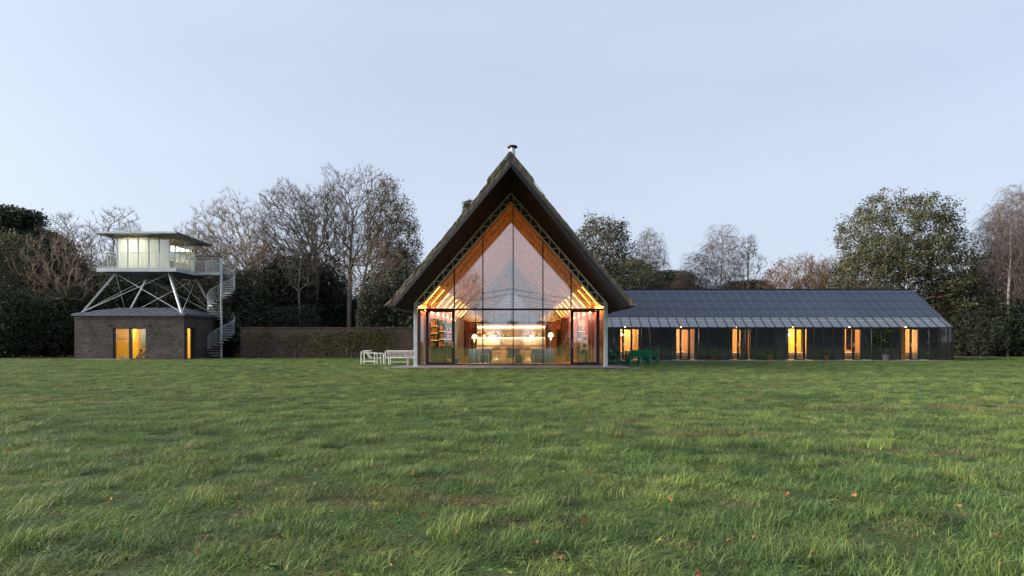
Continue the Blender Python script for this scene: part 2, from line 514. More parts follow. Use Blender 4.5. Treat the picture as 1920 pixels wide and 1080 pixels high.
# ================================================================== thatched house
SL = 1.154                       # roof slope
UZ = 8.55                        # underside at the ridge
YB = 52.6                        # far end
YG = 30.0                        # gable glazing plane
house = thing('thatched_house', 'tall thatched house with a glazed gable end and warm timber ceiling inside', 'house', (CX, YG, 0))
def hx(x): return CX + x
def under(x): return UZ - SL * abs(x)
def yfront(x): return 24.2 + 0.9 * min(1.0, abs(x) / 5.0)

# thatch: outer coat, cut front face and eaves
def outer(u):
    """u 0 ridge .. 1 eave: (x, z) of the outer coat, with a slight bell-cast foot"""
    x = 5.42 * u
    z = 9.03 - (9.03 - 2.80) * u - 0.07 * math.sin(math.pi * u)
    return x, z
rng = np.random.default_rng(7)
NU, NY = 64, 90
for_side = []
tv, tf, tm = [], [], []
for s in (-1, 1):
    base = len(tv)
    for i in range(NU + 1):
        x, z = outer(i / NU)
        for j in range(NY + 1):
            y = yfront(x) + (YB - yfront(x)) * (j / NY) ** 1.3
            wob = 0.008 * math.sin(y * 2.3 + i * .7 + s) + 0.010 * math.sin(y * .9 - i * .31) + rng.normal(0, .007)
            fr = rng.normal(0, .012) if j == 0 else 0
            tv.append((hx(s * (x + wob * .75)), y + fr, z + wob * .6 + (0 if i < NU else rng.normal(0, .015))))
    for i in range(NU):
        for j in range(NY):
            a = base + i * (NY + 1) + j
            tf.append((a, a + 1, a + NY + 2, a + NY + 1)); tm.append(0)
    # cut face between coat and underside
    b2 = len(tv)
    NC = 6
    for i in range(NU + 1):
        xo, zo = outer(i / NU); xi = 5.0 * i / NU
        for k in range(NC + 1):
            f = k / NC
            x = xo + (xi - xo) * f; z = zo + (under(xi) + .03 - zo) * f
            jit = 0 if k in (0,) else rng.normal(0, .010)
            if k == 0:
                p = tv[base + i * (NY + 1)]; tv.append(p)
            else:
                tv.append((hx(s * x), yfront(x) + jit + .05 * f, z))
    for i in range(NU):
        for k in range(NC):
            a = b2 + i * (NC + 1) + k
            tf.append((a, a + NC + 1, a + NC + 2, a + 1)); tm.append(1)
    # eave cut
    b3 = len(tv)
    xo, zo = outer(1.0)
    for j in range(NY + 1):
        p = tv[base + NU * (NY + 1) + j]; tv.append(p)
        tv.append((hx(s * 5.0), p[1], under(5.0) - .02 + rng.normal(0, .012)))
    for j in range(NY):
        a = b3 + 2 * j
        tf.append((a, a + 1, a + 3, a + 2)); tm.append(1)
ob = MB(); ob.v, ob.f, ob.m = tv, tf, tm
thatch = ob.build('thatch_roof', ['thatch', 'thatch_cut'], house, smooth=False)

# raised ridge saddle
ob = MB(); rng = np.random.default_rng(9)
for s in (-1, 1):
    base = len(ob.v); N1, N2 = 14, 60
    for i in range(N1 + 1):
        x = 0.98 * i / N1; z = 9.15 - 1.149 * x + (0.0 if i < N1 else -0.02)
        for j in range(N2 + 1):
            y = yfront(x) - .03 + (YB - 24.2) * (j / N2) ** 1.3
            ob.v.append((hx(s * x), y + (rng.normal(0, .01) if j == 0 else 0), z + rng.normal(0, .006)))
    for i in range(N1):
        for j in range(N2):
            a = base + i * (N2 + 1) + j
            ob.f.append((a, a + 1, a + N2 + 2, a + N2 + 1)); ob.m.append(0)
    # skirt and front
    b2 = len(ob.v)
    for j in range(N2 + 1):
        p = ob.v[base + N1 * (N2 + 1) + j]; ob.v.append(p)
        ob.v.append((p[0] - s * .07, p[1], p[2] - .15))
    for j in range(N2):
        a = b2 + 2 * j; ob.f.append((a, a + 1, a + 3, a + 2)); ob.m.append(1)
    b3 = len(ob.v)
    for i in range(N1 + 1):
        p = ob.v[base + i * (N2 + 1)]; ob.v.append(p); ob.v.append((p[0], p[1] + .03, p[2] - .20))
    for i in range(N1):
        a = b3 + 2 * i; ob.f.append((a, a + 1, a + 3, a + 2)); ob.m.append(1)
ob.build('ridge_saddle', ['thatch', 'thatch_cut'], thatch)
# wire netting rolled over the saddle edge: thin rods
ob = MB()
for s in (-1, 1):
    for k in range(14):
        y = 24.9 + k * 1.3
        ob.tube([(hx(s * .05), y, 9.17), (hx(s * 1.02), y, 8.06), (hx(s * 1.45), y, 7.46)], .012, 4)
    ob.tube([(hx(s * 1.45), 24.8, 7.46), (hx(s * 1.45), 42, 7.46)], .012, 4)
ob.build('netting_wire', 'galvanised', thatch)

# black boarded soffit outside the glazing, barge boards
for s in (-1, 1):
    ob = MB()
    n = 8
    for i in range(n):
        xa, xb = 5.0 * i / n, 5.0 * (i + 1) / n
        pts = [(hx(s * xa), yfront(xa) + .06, under(xa)), (hx(s * xb), yfront(xb) + .06, under(xb)), (hx(s * xb), YG + .02, under(xb)), (hx(s * xa), YG + .02, under(xa))]
        ob.quad(pts if s < 0 else pts[::-1])
    ob.build('soffit', 'black_board', house)
    ob = MB()
    for i in range(n):
        xa, xb = 5.02 * i / n, 5.02 * (i + 1) / n
        ob.bar((hx(s * xa), yfront(xa) + .03, under(xa) + .04), (hx(s * xb), yfront(xb) + .03, under(xb) + .04), .06, .12)
    ob.build('barge_board', 'dark_frame', house)
    # soffit of the eave running back along the side
    MB().quad([(hx(s * 5.0), 25.2, under(5.0) - .004), (hx(s * 5.0), YB, under(5.0) - .004), (hx(s * 4.86), YB, under(4.86) - .004), (hx(s * 4.86), 25.2, under(4.86) - .004)]).build('eave_board', 'black_board', house)
    # side wall: black boards outside, timber inside
    MB().box(*sorted((hx(s * 4.84), hx(s * 4.90))), YG + .05, YB, 0, under(4.9) - .02).build('side_wall', 'black_board', house)
    MB().box(*sorted((hx(s * 4.80), hx(s * 4.836))), YG + .06, YB, TZ, under(4.84) - .05).build('wall_lining', 'red_brown', house)
    # slatted timber ceiling
    MB().quad([(hx(0), YG + .03, under(0) - .03), (hx(s * 4.83), YG + .03, under(4.83) - .03), (hx(s * 4.83), YB, under(4.83) - .03), (hx(0), YB, under(0) - .03)]).build('ceiling', 'slat_ceiling', house)
MB().box(hx(-4.80), hx(4.80), YG - .08, YB, .0, TZ - .012).build('floor', 'oak_floor', house)

# galvanised posts
for s in (-1, 1):
    p = MB().box(hx(s * 4.60) - .085, hx(s * 4.60) + .085, 28.32, 28.48, TZ, 3.16).build('post', 'galvanised', house, bevel=.01)
    MB().box(hx(s * 4.60) - .14, hx(s * 4.60) + .14, 28.27, 28.53, TZ + .004, TZ + .022).build('base_plate', 'galvanised', p)

# lattice trusses, outside and along the room
def truss(Y, mat, r, tie=True):
    ob = MB()
    for s in (-1, 1):
        def po(x): return (hx(s * x), Y, under(x) - .08)
        def pi(x): return (hx(s * x), Y, under(x) - .50)
        ob.tube([po(0.02), po(4.62)], r, 6)
        ob.tube([(hx(s * .13), Y, under(.13) - .1), (hx(s * .13), Y, under(.13) - .52), pi(4.3), (hx(s * 4.62), Y, under(4.62) - .10)], r, 6)
        n = 9
        for k in range(n):
            x = .50 + k * .46
            ob.tube([po(x), pi(x)], r * .62, 5)
            ob.tube([pi(x - .37), po(x)], r * .62, 5)
    return ob.build('truss', mat, house)
def ties(Y, mat, r=.014):
    ob = MB()
    for s in (-1, 1):
        ob.tube([(hx(s * 4.6), Y, 3.14), (hx(s * 2.3), Y, 3.42), (hx(0), Y, 3.82)], r, 5)
    return ob.build('tie_rod', mat, house)
truss(28.40, 'truss_white', .036); ties(28.40, 'galvanised')
TY = [31.2 + 2.6 * k for k in range(9)]
for y in TY:
    truss(y, 'pale_wood' if y > 1e9 else 'truss_white', .017); ties(y, 'truss_white', .010)
    for s in (-1, 1):
        MB().box(hx(s * 4.36) - .09, hx(s * 4.36) + .09, y - .09, y + .09, TZ - .004, under(4.46) - .14).build('column', 'pink_paint', house, bevel=.008)

# glowing bars stand in for uplight streaks on the ceiling, one to a bay
for y in [30.55] + [a + 1.3 for a in TY[:-1]]:
    for s in (-1, 1):
        q = MB()
        for dx in (0.0,):
            q.bar((hx(s * 4.46), y, under(4.46) - .16), (hx(s * 3.7), y, under(3.7) - .16), .05, .03)
        q.build('light_streak', 'light_streak', house)

# cove lights on the wall plates wash the ceiling
for s in (-1, 1):
    MB().quad([(hx(s * 4.70), YG + .35, 2.96), (hx(s * 4.60), YG + .35, 2.96), (hx(s * 4.60), YB - .4, 2.96), (hx(s * 4.70), YB - .4, 2.96)]).build('cove_light', 'cove_light', house)
def lamp_light(parent, loc, energy, col=(1.0, .72, .42), size=.10):
    ld = bpy.data.lights.new('lamp_light', 'POINT'); ld.energy = energy; ld.color = col; ld.shadow_soft_size = size
    lo = bpy.data.objects.new('light', ld); COL.objects.link(lo); lo.parent = parent; lo.location = Vector(loc) - ORIGIN[parent.name]
# gable glazing
GX = [-4.74, -4.38, -2.95, -1.49, 0.06, 1.58, 3.02, 4.44, 4.80]
TR = 2.91
def gx(x): return x
tops = lambda x: under(x - CX) - .10
for i in range(len(GX) - 1):
    a, b = GX[i] + .02, GX[i + 1] - .02
    if i in (1, 6): continue
    MB().box(a, b, YG, YG + .022, TZ, TR - .03).build('pane', 'gable_glass', house)
UX = [-4.64, -2.95, -1.49, 0.06, 1.58, 3.02, 4.56]
for i in range(len(UX) - 1):
    a, b = UX[i] + .02, UX[i + 1] - .02
    poly = [(a, YG, TR + .03), (b, YG, TR + .03)]
    zb, za = max(tops(b), TR + .05), max(tops(a), TR + .05)
    poly.append((b, YG, zb))
    if a < CX < b: poly.append((CX, YG, tops(CX)))
    poly.append((a, YG, za))
    MB().prism(poly, (0, .022, 0)).build('pane', 'gable_glass', house)
for i, x in enumerate(GX):
    wd = .11 if i in (0, 8) else .05
    zt = TR if i in (0, 1, 7, 8) else tops(x) + .06
    MB().box(x - wd / 2, x + wd / 2, YG - .06, YG + .08, TZ - .005, zt).build('mullion', 'dark_frame', house)
MB().box(GX[0] - .06, GX[-1] + .06, YG - .065, YG + .075, TR - .045, TR + .045).build('transom', 'dark_frame', house)
MB().box(GX[0] - .05, GX[-1] + .05, YG - .055, YG + .07, TZ - .004, TZ + .05).build('sill', 'dark_frame', house)
for s in (-1, 1):
    MB().bar((CX, YG + .01, tops(CX) + .05), (hx(s * 4.68), YG + .01, under(4.68) - .05), .10, .07).build('verge_frame', 'dark_frame', house)
for a, b in ((GX[1], GX[2]), (GX[6], GX[7])):
    d = MB()
    a, b = a + .028, b - .028
    fw = .09
    d.box(a, a + fw, YG - .05, YG + .06, TZ + .055, TR - .05); d.box(b - fw, b, YG - .05, YG + .06, TZ + .055, TR - .05)
    d.box(a + fw, b - fw, YG - .048, YG + .058, TR - .05 - fw, TR - .052); d.box(a + fw, b - fw, YG - .048, YG + .058, TZ + .056, TZ + .055 + fw)
    d = d.build('door', 'dark_frame', house)
    MB().box(a + fw, b - fw, YG, YG + .022, TZ + .055 + fw, TR - .05 - fw).build('pane', 'gable_glass', d)
    hxp = b - fw / 2 if a < 0 else a + fw / 2
    MB().box(hxp - .012, hxp + .012, YG - .10, YG - .07, 0.95, 1.25).box(hxp - .012, hxp + .012, YG - .075, YG - .05, 1.0, 1.03).build('handle', 'galvanised', d)

# far gable: glazed screen with a low timber partition
for x in (-4.7, -3.2, -1.6, 0, 1.6, 3.2, 4.7):
    MB().box(hx(x) - .05, hx(x) + .05, YB - .10, YB - .02, TZ, tops(hx(x)) + .05).build('mullion', 'dark_frame', house)
MB().box(hx(-4.75), hx(4.75), YB - .11, YB - .015, 2.85, 2.97).build('transom', 'dark_frame', house)
MB().prism([(hx(-4.8), YB - .05, TZ), (hx(4.8), YB - .05, TZ), (hx(4.8), YB - .05, under(4.8)), (hx(0), YB - .05, under(0)), (hx(-4.8), YB - .05, under(4.8))], (0, .02, 0)).build('pane', 'gable_glass', house)

# flue on the ridge
fl = MB().lathe((hx(.08), 27.0, 8.9), [(.13, 0), (.13, 1.18), (.10, 1.19), (.10, 1.30)], 16).build('flue', 'galvanised', house, smooth=False)
MB().lathe((hx(.08), 27.0, 10.20), [(.05, -.03), (.23, 0), (.235, .05), (.15, .085), (.02, .10)], 20).build('flue_cowl', 'dark_frame', fl)

# ================================================================== inside the house
Z0 = TZ - .012
# kitchen: lit shelving wall
KY = 46.0
kit = thing('kitchen_shelving', 'cream lit kitchen shelving wall behind the dining table', 'shelving', (hx(0), KY, Z0))
MB().box(hx(-2.7), hx(2.7), KY + .30, KY + .42, Z0, 2.62).build('back_panel', 'white_wall', kit)
MB().box(hx(-2.72), hx(2.72), KY - .25, KY + .30, Z0 + .004, .92).build('base_cupboard', 'white_wall', kit)
MB().box(hx(-2.76), hx(2.76), KY - .29, KY + .298, .922, .97).build('worktop', 'pale_wood', kit)
for z in (1.55, 1.98, 2.36):
    MB().box(hx(-2.7), hx(2.7), KY + .0, KY + .298, z, z + .035).build('shelf', 'pale_wood', kit)
for z in (1.53, 2.34):
    MB().box(hx(-2.66), hx(2.66), KY + .20, KY + .26, z - .012, z + .012).build('light_strip', 'kitchen_light', kit)
MB().box(hx(-2.66), hx(2.66), KY - .06, KY - .02, 2.40, 2.44).build('light_strip', 'kitchen_light', kit)
for x in (-2.7, -.9, .9, 2.66):
    MB().box(hx(x) - .002, hx(x) + .04, KY + .002, KY + .297, .975, 2.60).build('upright', 'pale_wood', kit)
for k, (x, shape) in enumerate(((-2.35, 0), (-2.0, 1), (-1.55, 0), (-1.15, 2), (-.55, 1), (-.2, 0), (1.3, 2), (1.9, 1), (2.3, 0))):
    prof = ([(.10, 0), (.15, .12), (.15, .2), (.12, .24)], [(.06, 0), (.10, .1), (.05, .22), (.06, .28)], [(.12, 0), (.16, .05), (.17, .16), (.02, .2)])[shape]
    o = MB().lathe((hx(x), KY + .12, 1.586), prof, 12).build('kitchen_jar', ['terracotta', 'pale_wood', 'cream_linen'][k % 3], None, smooth=True)
    tag(o, ['wide terracotta jar on the lit kitchen shelf', 'slim wooden bottle on the lit kitchen shelf', 'squat cream bowl on the lit kitchen shelf'][k % 3], 'jar', 'vessels on the kitchen shelf')
for k, x in enumerate((-2.1, -1.2, 1.5)):
    lp = thing('pendant_lamp', 'small copper pendant lamp hanging in front of the kitchen shelves', 'lamp', (hx(x), KY - .6, 1.7), 'pendant lamps in the kitchen')
    MB().lathe((hx(x), KY - .6, 1.72), [(.17, 0), (.15, .08), (.06, .2), (.03, .24)], 14).build('shade', 'terracotta', lp, smooth=True)
    MB().lathe((hx(x), KY - .6, 1.70), [(.02, 0), (.06, .03), (.05, .09), (.01, .11)], 10).build('bulb', 'warm_bulb', lp)
    MB().tube([(hx(x), KY - .6, 1.95), (hx(x), KY - .6, 3.75)], .008, 4).build('cord', 'dark_frame', lp)
    lamp_light(lp, (hx(x), KY - .6, 1.62), 38)

# dining table and chairs mid-room
dt = thing('dining_table', 'long pale wooden dining table in the thatched house', 'table', (hx(.1), 38.6, Z0))
MB().box(hx(-1.5), hx(1.7), 38.1, 39.1, .70, .745).build('table_top', 'pale_wood', dt)
for sx in (-1.3, 1.5):
    for sy in (38.2, 39.0):
        MB().box(hx(sx) - .04, hx(sx) + .04, sy - .04, sy + .04, Z0, .698).build('leg', 'pale_wood', dt)
def small_chair(label, x, y, rot, mat, group):
    c = thing('dining_chair', label, 'chair', (0, 0, 0), group)
    MB().box(-.21, .21, -.2, .2, .42, .455).build('seat', mat, c)
    q = MB(); q.tube([(-.2, .2, .44), (-.21, .25, .84), (.21, .25, .84), (.2, .2, .44)], .017, 6); q.build('back_frame', mat, c)
    MB().box(-.18, .18, .225, .245, .62, .80).build('backrest', mat, c)
    for sx in (-.18, .18):
        for sy in (-.17, .18):
            MB().tube([(sx, sy, .42), (sx * 1.12, sy * 1.12, 0)], .016, 6).build('leg', mat, c)
    c.location = (x, y, Z0); c.rotation_euler.z = rot
    return c
for k, (x, y, rt) in enumerate(((-1.0, 37.85, R(180)), (-.1, 37.8, R(176)), (1.05, 37.85, R(185)), (-.9, 39.35, 0), (.6, 39.3, R(4)))):
    small_chair('pale wooden chair at the long dining table', hx(x), y, rt, 'pale_wood', 'chairs at the dining table')

# blue armchairs with small framed tables in front
def armchair(cx, y, label):
    a = thing('armchair', label, 'armchair', (cx, y, Z0))
    MB().box(cx - .60, cx + .60, y + .0, y + .20, Z0 + .08, .86).build('backrest', 'blue_fabric', a, bevel=.05)
    MB().box(cx - .42, cx + .42, y + .205, y + .95, Z0 + .12, .46).build('seat', 'blue_fabric', a, bevel=.05)
    for s in (-1, 1):
        MB().box(*sorted((cx + s * .425, cx + s * .60)), y + .204, y + .95, Z0 + .08, .66).build('armrest', 'blue_fabric', a, bevel=.05)
        for yy in (y + .06, y + .86):
            MB().lathe((cx + s * .52, yy, Z0), [(.02, 0), (.03, .09)], 8).build('leg', 'dark_wood', a)
armchair(PX(899, 31.6), 31.6, 'blue fabric armchair beside the tripod lamp and bare branches')
armchair(PX(1018, 31.6), 31.6, 'blue fabric armchair between the glass and the big leafy houseplant')
def frame_table(cx, y, label):
    a = thing('side_table', label, 'table', (cx, y, Z0))
    MB().box(cx - .27, cx + .27, y - .2, y + .2, .585, .61).build('table_top', 'pale_wood', a)
    for s in (-1, 1):
        MB().tube([(cx + s * .25, y - .18, Z0), (cx + s * .25, y - .18, .585), ], .018, 6).build('leg', 'white_steel', a)
        MB().tube([(cx + s * .25, y + .18, Z0), (cx + s * .25, y + .18, .585), ], .018, 6).build('leg', 'white_steel', a)
frame_table(PX(907.5, 31.1), 31.1, 'small white-legged side table in front of the armchair by the tripod lamp')
frame_table(PX(1009, 31.1), 31.1, 'small white-legged side table in front of the armchair by the houseplant')
def floor_lamp(x, y, label, hgt):
    a = thing('floor_lamp', label, 'lamp', (x, y, Z0))
    MB().lathe((x, y, Z0), [(.20, 0), (.20, .025), (.03, .035)], 16).build('base', 'white_steel', a)
    MB().tube([(x, y, Z0 + .03), (x + .05, y, hgt)], .014, 6).build('pole', 'white_steel', a)
    MB().lathe((x + .05, y, hgt), [(.16, -.02), (.13, .12), (.05, .2)], 14).build('shade', 'shade_glow', a, smooth=True)
    lamp_light(a, (x + .05, y, hgt - .10), 30)
floor_lamp(PX(888, 31.2), 31.2, 'slim pale floor lamp leaning beside the armchair with tripod lamp', 1.45)
floor_lamp(PX(1031, 31.3), 31.3, 'slim pale floor lamp standing by the houseplant', 1.55)
# low lounge chair and coffee table between the armchairs
lc = thing('lounge_chair', 'dark moulded lounge chair on the rug between the armchairs', 'chair', (PX(963, 33.5), 33.5, Z0))
x, y = PX(963, 33.5), 33.5
q = MB()
prof = [(-.45, .78), (-.36, .42), (-.05, .33), (.4, .40)]
for (y0, z0), (y1, z1) in zip(prof, prof[1:]):
    q.prism([(x - .38, y - y0, z0), (x + .38, y - y0, z0), (x + .38, y - y1, z1), (x - .38, y - y1, z1)], (0, 0, .07))
q.build('shell', 'blue_fabric', lc)
for s in (-1, 1):
    MB().tube([(x + s * .33, y + .35, .72), (x + s * .36, y, .52), (x + s * .33, y - .36, Z0)], .02, 6).build('leg', 'pale_wood', lc)
    MB().tube([(x + s * .3, y - .3, .36), (x + s * .34, y + .42, Z0)], .02, 6).build('leg', 'pale_wood', lc)
hs_ = thing('hooded_chair', 'small dark hooded chair with a pale rim beside the lounge chair', 'chair', (PX(972.5, 32.2), 32.2, Z0))
x, y = PX(972.5, 32.2), 32.2
arc = [(math.cos(a) * .2, .33 + math.sin(a) * .27) for a in np.linspace(math.pi, 0, 12)]
q = MB(); q.prism([(x - .2, y, Z0 + .05)] + [(x + c, y, s) for c, s in arc] + [(x + .2, y, Z0 + .05)], (0, .45, 0)); q.build('shell', 'dark_wood', hs_)
MB().tube([(x - .2, y - .01, Z0 + .05)] + [(x + c, y - .01, s) for c, s in arc] + [(x + .2, y - .01, Z0 + .05)], .022, 6).build('rim', 'pale_wood', hs_)
MB().box(x - .24, x + .24, y - .03, y + .48, Z0, Z0 + .049).build('base', 'pale_wood', hs_)
rug = MB().box(hx(-1.5), hx(1.4), 32.6, 36.4, Z0, Z0 + .015).build('rug', 'cream_linen'); tag(rug, 'pale woven rug under the lounge chairs', 'rug')

# bookcases facing the glass, between columns
def bookcase(x0, x1, y, label, shelves, back):
    a = thing('bookcase', label, 'bookcase', ((x0 + x1) / 2, y, Z0))
    MB().box(x0, x1, y + .28, y + .31, Z0, 2.55).build('back_panel', back, a)
    for x in (x0, x1):
        MB().box(x - .02, x + .02, y, y + .279, Z0, 2.55).build('side_panel', 'dark_wood', a)
    MB().box(x0 + .021, x1 - .021, y + .01, y + .279, Z0, .66).build('cupboard', 'grey_fabric', a)
    rr = random.Random(int(abs(x0 * 100)))
    for z in shelves[1:]: MB().box(x0 + .05, x1 - .05, y + .24, y + .262, z - .03, z - .006).build('shelf_light', 'shelf_glow', a)
    for z in shelves:
        MB().box(x0 + .021, x1 - .021, y + .004, y + .279, z, z + .03).build('shelf', 'dark_wood', a)
        xx = x0 + .05
        while xx < x1 - .12:
            wd = rr.uniform(.035, .08)
            if rr.random() < .72:
                MB().box(xx, xx + wd - .006, y + .06, y + .25, z + .031, z + .03 + rr.uniform(.18, .32)).build('book', 'book_spines', a)
            xx += wd
    return a
bookcase(-4.70, -4.10, 32.6, 'green-backed bookcase against the left timber wall near the glass', (.95, 1.35, 1.75, 2.15), 'green_back')
bookcase(-4.66, -3.95, 35.3, 'green-backed bookcase with pots and books deeper along the left wall', (.95, 1.42, 1.9), 'green_back')
bookcase(-4.66, -3.75, 40.4, 'far green-backed bookcase beside the dark doorway', (.95, 1.42, 1.9), 'green_back')
bookcase(3.98, 4.66, 35.6, 'bookcase on the right wall behind the guitar', (.95, 1.42, 1.9), 'white_wall')
# curtains beside the left-hand door and a timber partition at either side
for x, y, mt, lb in ((-3.25, 36.9, 'cream_linen', 'cream curtain gathered beside the left bookcases'), (3.35, 36.5, 'ply', 'tan curtain gathered on the right side of the room')):
    q = MB(); n = 26
    for i in range(n):
        a0, a1 = i / n, (i + 1) / n
        p = lambda a: (hx(x) + a * .55 - .27, y + .06 * math.sin(a * 34), 0)
        x0, y0, _ = p(a0); x1, y1, _ = p(a1)
        q.quad([(x0, y0, Z0), (x1, y1, Z0), (x1, y1, 2.75), (x0, y0, 2.75)])
    o = q.build('curtain', mt, smooth=True); tag(o, lb, 'curtain')
for x, lb in ((-3.0, 'dark timber partition with a doorway left of the kitchen'), (3.0, 'dark timber partition with a doorway right of the kitchen')):
    a = thing('partition', lb, 'partition', (hx(x), 43.0, Z0))
    s = -1 if x < 0 else 1
    MB().box(*sorted((hx(x), hx(x + s * 1.75))), 43.0, 43.12, Z0, 2.7).build('panel', 'ply' if s > 0 else 'red_brown', a)
    MB().box(*sorted((hx(x + s * .35), hx(x + s * 1.25))), 42.96, 42.995, Z0, 2.15).build('door', 'dark_frame', a)
# guitar leaning at the right
gx_, gy_ = PX(1089, 31.3), 31.3
gt = thing('guitar', 'honey-coloured acoustic guitar leaning inside the right-hand glass door', 'guitar', (gx_, gy_, Z0))
def gpt(u, v, d=0): # along neck v, across u
    return (gx_ + u * .93 + v * .34, gy_ + d + v * .12, Z0 + v * .92 - u * .34 + .06)
out = [(.0, 0), (.14, .03), (.19, .13), (.16, .23), (.11, .29), (.135, .37), (.12, .44), (.05, .48), (0, .485)]
poly = [gpt(u, v) for u, v in out] + [gpt(-u, v) for u, v in reversed(out[1:-1])]
MB().prism(poly, (0, .09, 0)).build('body', 'pale_wood', gt)
MB().prism([gpt(-.025, .47, -.012), gpt(.025, .47, -.012), gpt(.022, .95, -.012), gpt(-.022, .95, -.012)], (0, .03, 0)).build('neck', 'dark_wood', gt)
MB().prism([gpt(-.035, .95, -.01), gpt(.035, .95, -.01), gpt(.03, 1.08, -.01), gpt(-.03, 1.08, -.01)], (0, .02, 0)).build('headstock', 'dark_wood', gt)
# music stand with sheets / speakers beside it
sp = thing('speaker_stack', 'white speaker on a dark stand beside the guitar', 'speaker', (PX(1096, 32.5), 32.5, Z0))
x = PX(1096, 32.5)
MB().box(x - .16, x + .16, 32.4, 32.7, Z0, .82).build('stand', 'dark_frame', sp)
MB().box(x - .19, x + .19, 32.38, 32.72, .822, 1.25).build('speaker_box', 'cream_linen', sp, bevel=.02)
MB().box(x - .17, x + .17, 32.38, 32.7, 1.252, 1.60).build('speaker_box', 'cream_linen', sp, bevel=.02)
for z in (1.03, 1.42):
    MB().lathe((x, 32.37, z), [(.0, 0)], 3) if False else MB().prism([(x + .11 * math.cos(a), 32.365, z + .11 * math.sin(a)) for a in np.linspace(0, 2 * math.pi, 16, endpoint=False)], (0, .012, 0)).build('cone', 'dark_frame', sp)
# black bin by the mullion
bx = PX(855, 30.4)
o = MB().lathe((bx, 30.4, Z0), [(.08, 0), (.10, .32), (.09, .33)], 14).build('floor_bin', 'dark_frame'); tag(o, 'small black bin on the floor beside the left glass door', 'bin')
# stair / wooden plinths at either side of the room
for x0, x1, lb in ((-2.62, -2.0, 'low wooden step behind the armchair by the tripod lamp'), (2.35, 3.1, 'low wooden step behind the houseplant')):
    o = MB().box(hx(x0), hx(x1), 33.4, 34.6, Z0, .36).build('wooden_step', 'ply'); tag(o, lb, 'step')

# ================================================================== glazed wing
YW = 37.5
EZ, RZ, WD = 2.15, 4.90, 3.9
wing = thing('glazed_wing', 'long low wing with a dark solar-panel roof and black glazed front', 'building', (17.0, YW, 0))
def mxw(i): return 6.447 + .6126 * i
XW0, XW1 = mxw(-2), 28.18
def rp(x, t, d=0.0):
    """a point on the front roof slope, t 0 at the eave, 1 at the ridge, d metres proud"""
    n = Vector((0, -RZ + EZ, WD)).normalized()
    return Vector((x, YW + WD * t, EZ + (RZ - EZ) * t)) + n * d
# plinth and floor
MB().box(XW0, XW1 + .04, YW - .12, YW + 2 * WD, .0, .045).build('plinth', 'concrete', wing)
# front panes and mullions
NW = [i for i in range(-2, 36)]
door_i = [1 + 6 * k for k in range(6)]
pane0 = None
for i in NW:
    a, b = mxw(i), (mxw(i + 1) if i < 35 else XW1)
    if i in door_i or i + 1 - 1 in door_i: continue
    if i < 35 and pane0 is None:
        pane0 = MB().box(a + .02, b - .02, YW, YW + .02, .05, EZ - .05).build('pane', 'wing_glass', wing); pi0 = i
    elif i < 35:
        child_copy(pane0, ((i - pi0) * .6126, 0, 0))
    else:
        MB().box(a + .02, b - .02, YW, YW + .02, .05, EZ - .05).build('pane', 'wing_glass', wing)
mul0 = MB().box(mxw(-2) - .022, mxw(-2) + .022, YW - .05, YW + .025, .047, EZ - .04).build('mullion', 'dark_frame', wing)
for i in NW[1:]:
    child_copy(mul0, ((i + 2) * .6126, 0, 0))
MB().box(XW1 - .03, XW1 + .03, YW - .055, YW + .075, .0, EZ - .04).build('corner_post', 'dark_frame', wing)
MB().box(XW0, XW1 + .02, YW - .07, YW + .09, EZ - .045, EZ + .01).build('eaves_beam', 'dark_frame', wing)
for k, i in enumerate(door_i):
    a, b = mxw(i) + .024, mxw(i + 1) - .024
    d = MB()
    d.box(a, a + .07, YW - .04, YW + .05, .05, EZ - .05).box(b - .07, b, YW - .04, YW + .05, .05, EZ - .05)
    d.box(a + .07, b - .07, YW - .038, YW + .048, EZ - .14, EZ - .052).box(a + .07, b - .07, YW - .038, YW + .048, .051, .14)
    d = d.build('door', 'dark_frame', wing)
    MB().box(a + .07, b - .07, YW, YW + .02, .14, EZ - .14).build('pane', 'wing_glass', d)
    MB().box(a + .015, a + .05, YW - .075, YW - .05, .92, 1.18).box(a + .05, a + .16, YW - .075, YW - .055, 1.04, 1.065).build('handle', 'galvanised', d)
    MB().box(mxw(i - 1) + .3, mxw(i + 2) - .1, YW - .16, YW + .8, .046, .075).build('threshold', 'cream_linen', wing)
# roof panels: glass row at the foot and four rows of solar panels
rows = [(0.006, .247, 'glass'), (.254, .451, 'pv'), (.459, .660, 'pv'), (.668, .865, 'pv'), (.873, .995, 'pv')]
glass('roof_glass', 0.17, (0.93, 0.95, 0.96))
lastx = {0: None}
proto = {}
for r_, (t0, t1, kd) in enumerate(rows):
    for i in NW:
        a, b = mxw(i) + .012, (mxw(i + 1) if i < 35 else XW1) - .012
        if i < 35 and r_ in proto:
            o = child_copy(proto[r_][0], ((i - proto[r_][1]) * .6126, 0, 0))
        else:
            n = (rp(0, 0, 1) - rp(0, 0, 0)) * (.018 if kd == 'glass' else .03)
            q = MB().prism([rp(a, t0), rp(b, t0), rp(b, t1), rp(a, t1)], n)
            o = q.build('roof_glass_panel' if kd == 'glass' else 'solar_panel', 'roof_glass' if kd == 'glass' else 'solar_cell', wing)
            if i < 35: proto[r_] = (o, i)
        if kd == 'pv':
            o.rotation_euler.x = random.Random(i * 7 + r_).uniform(-.0006, .0006)
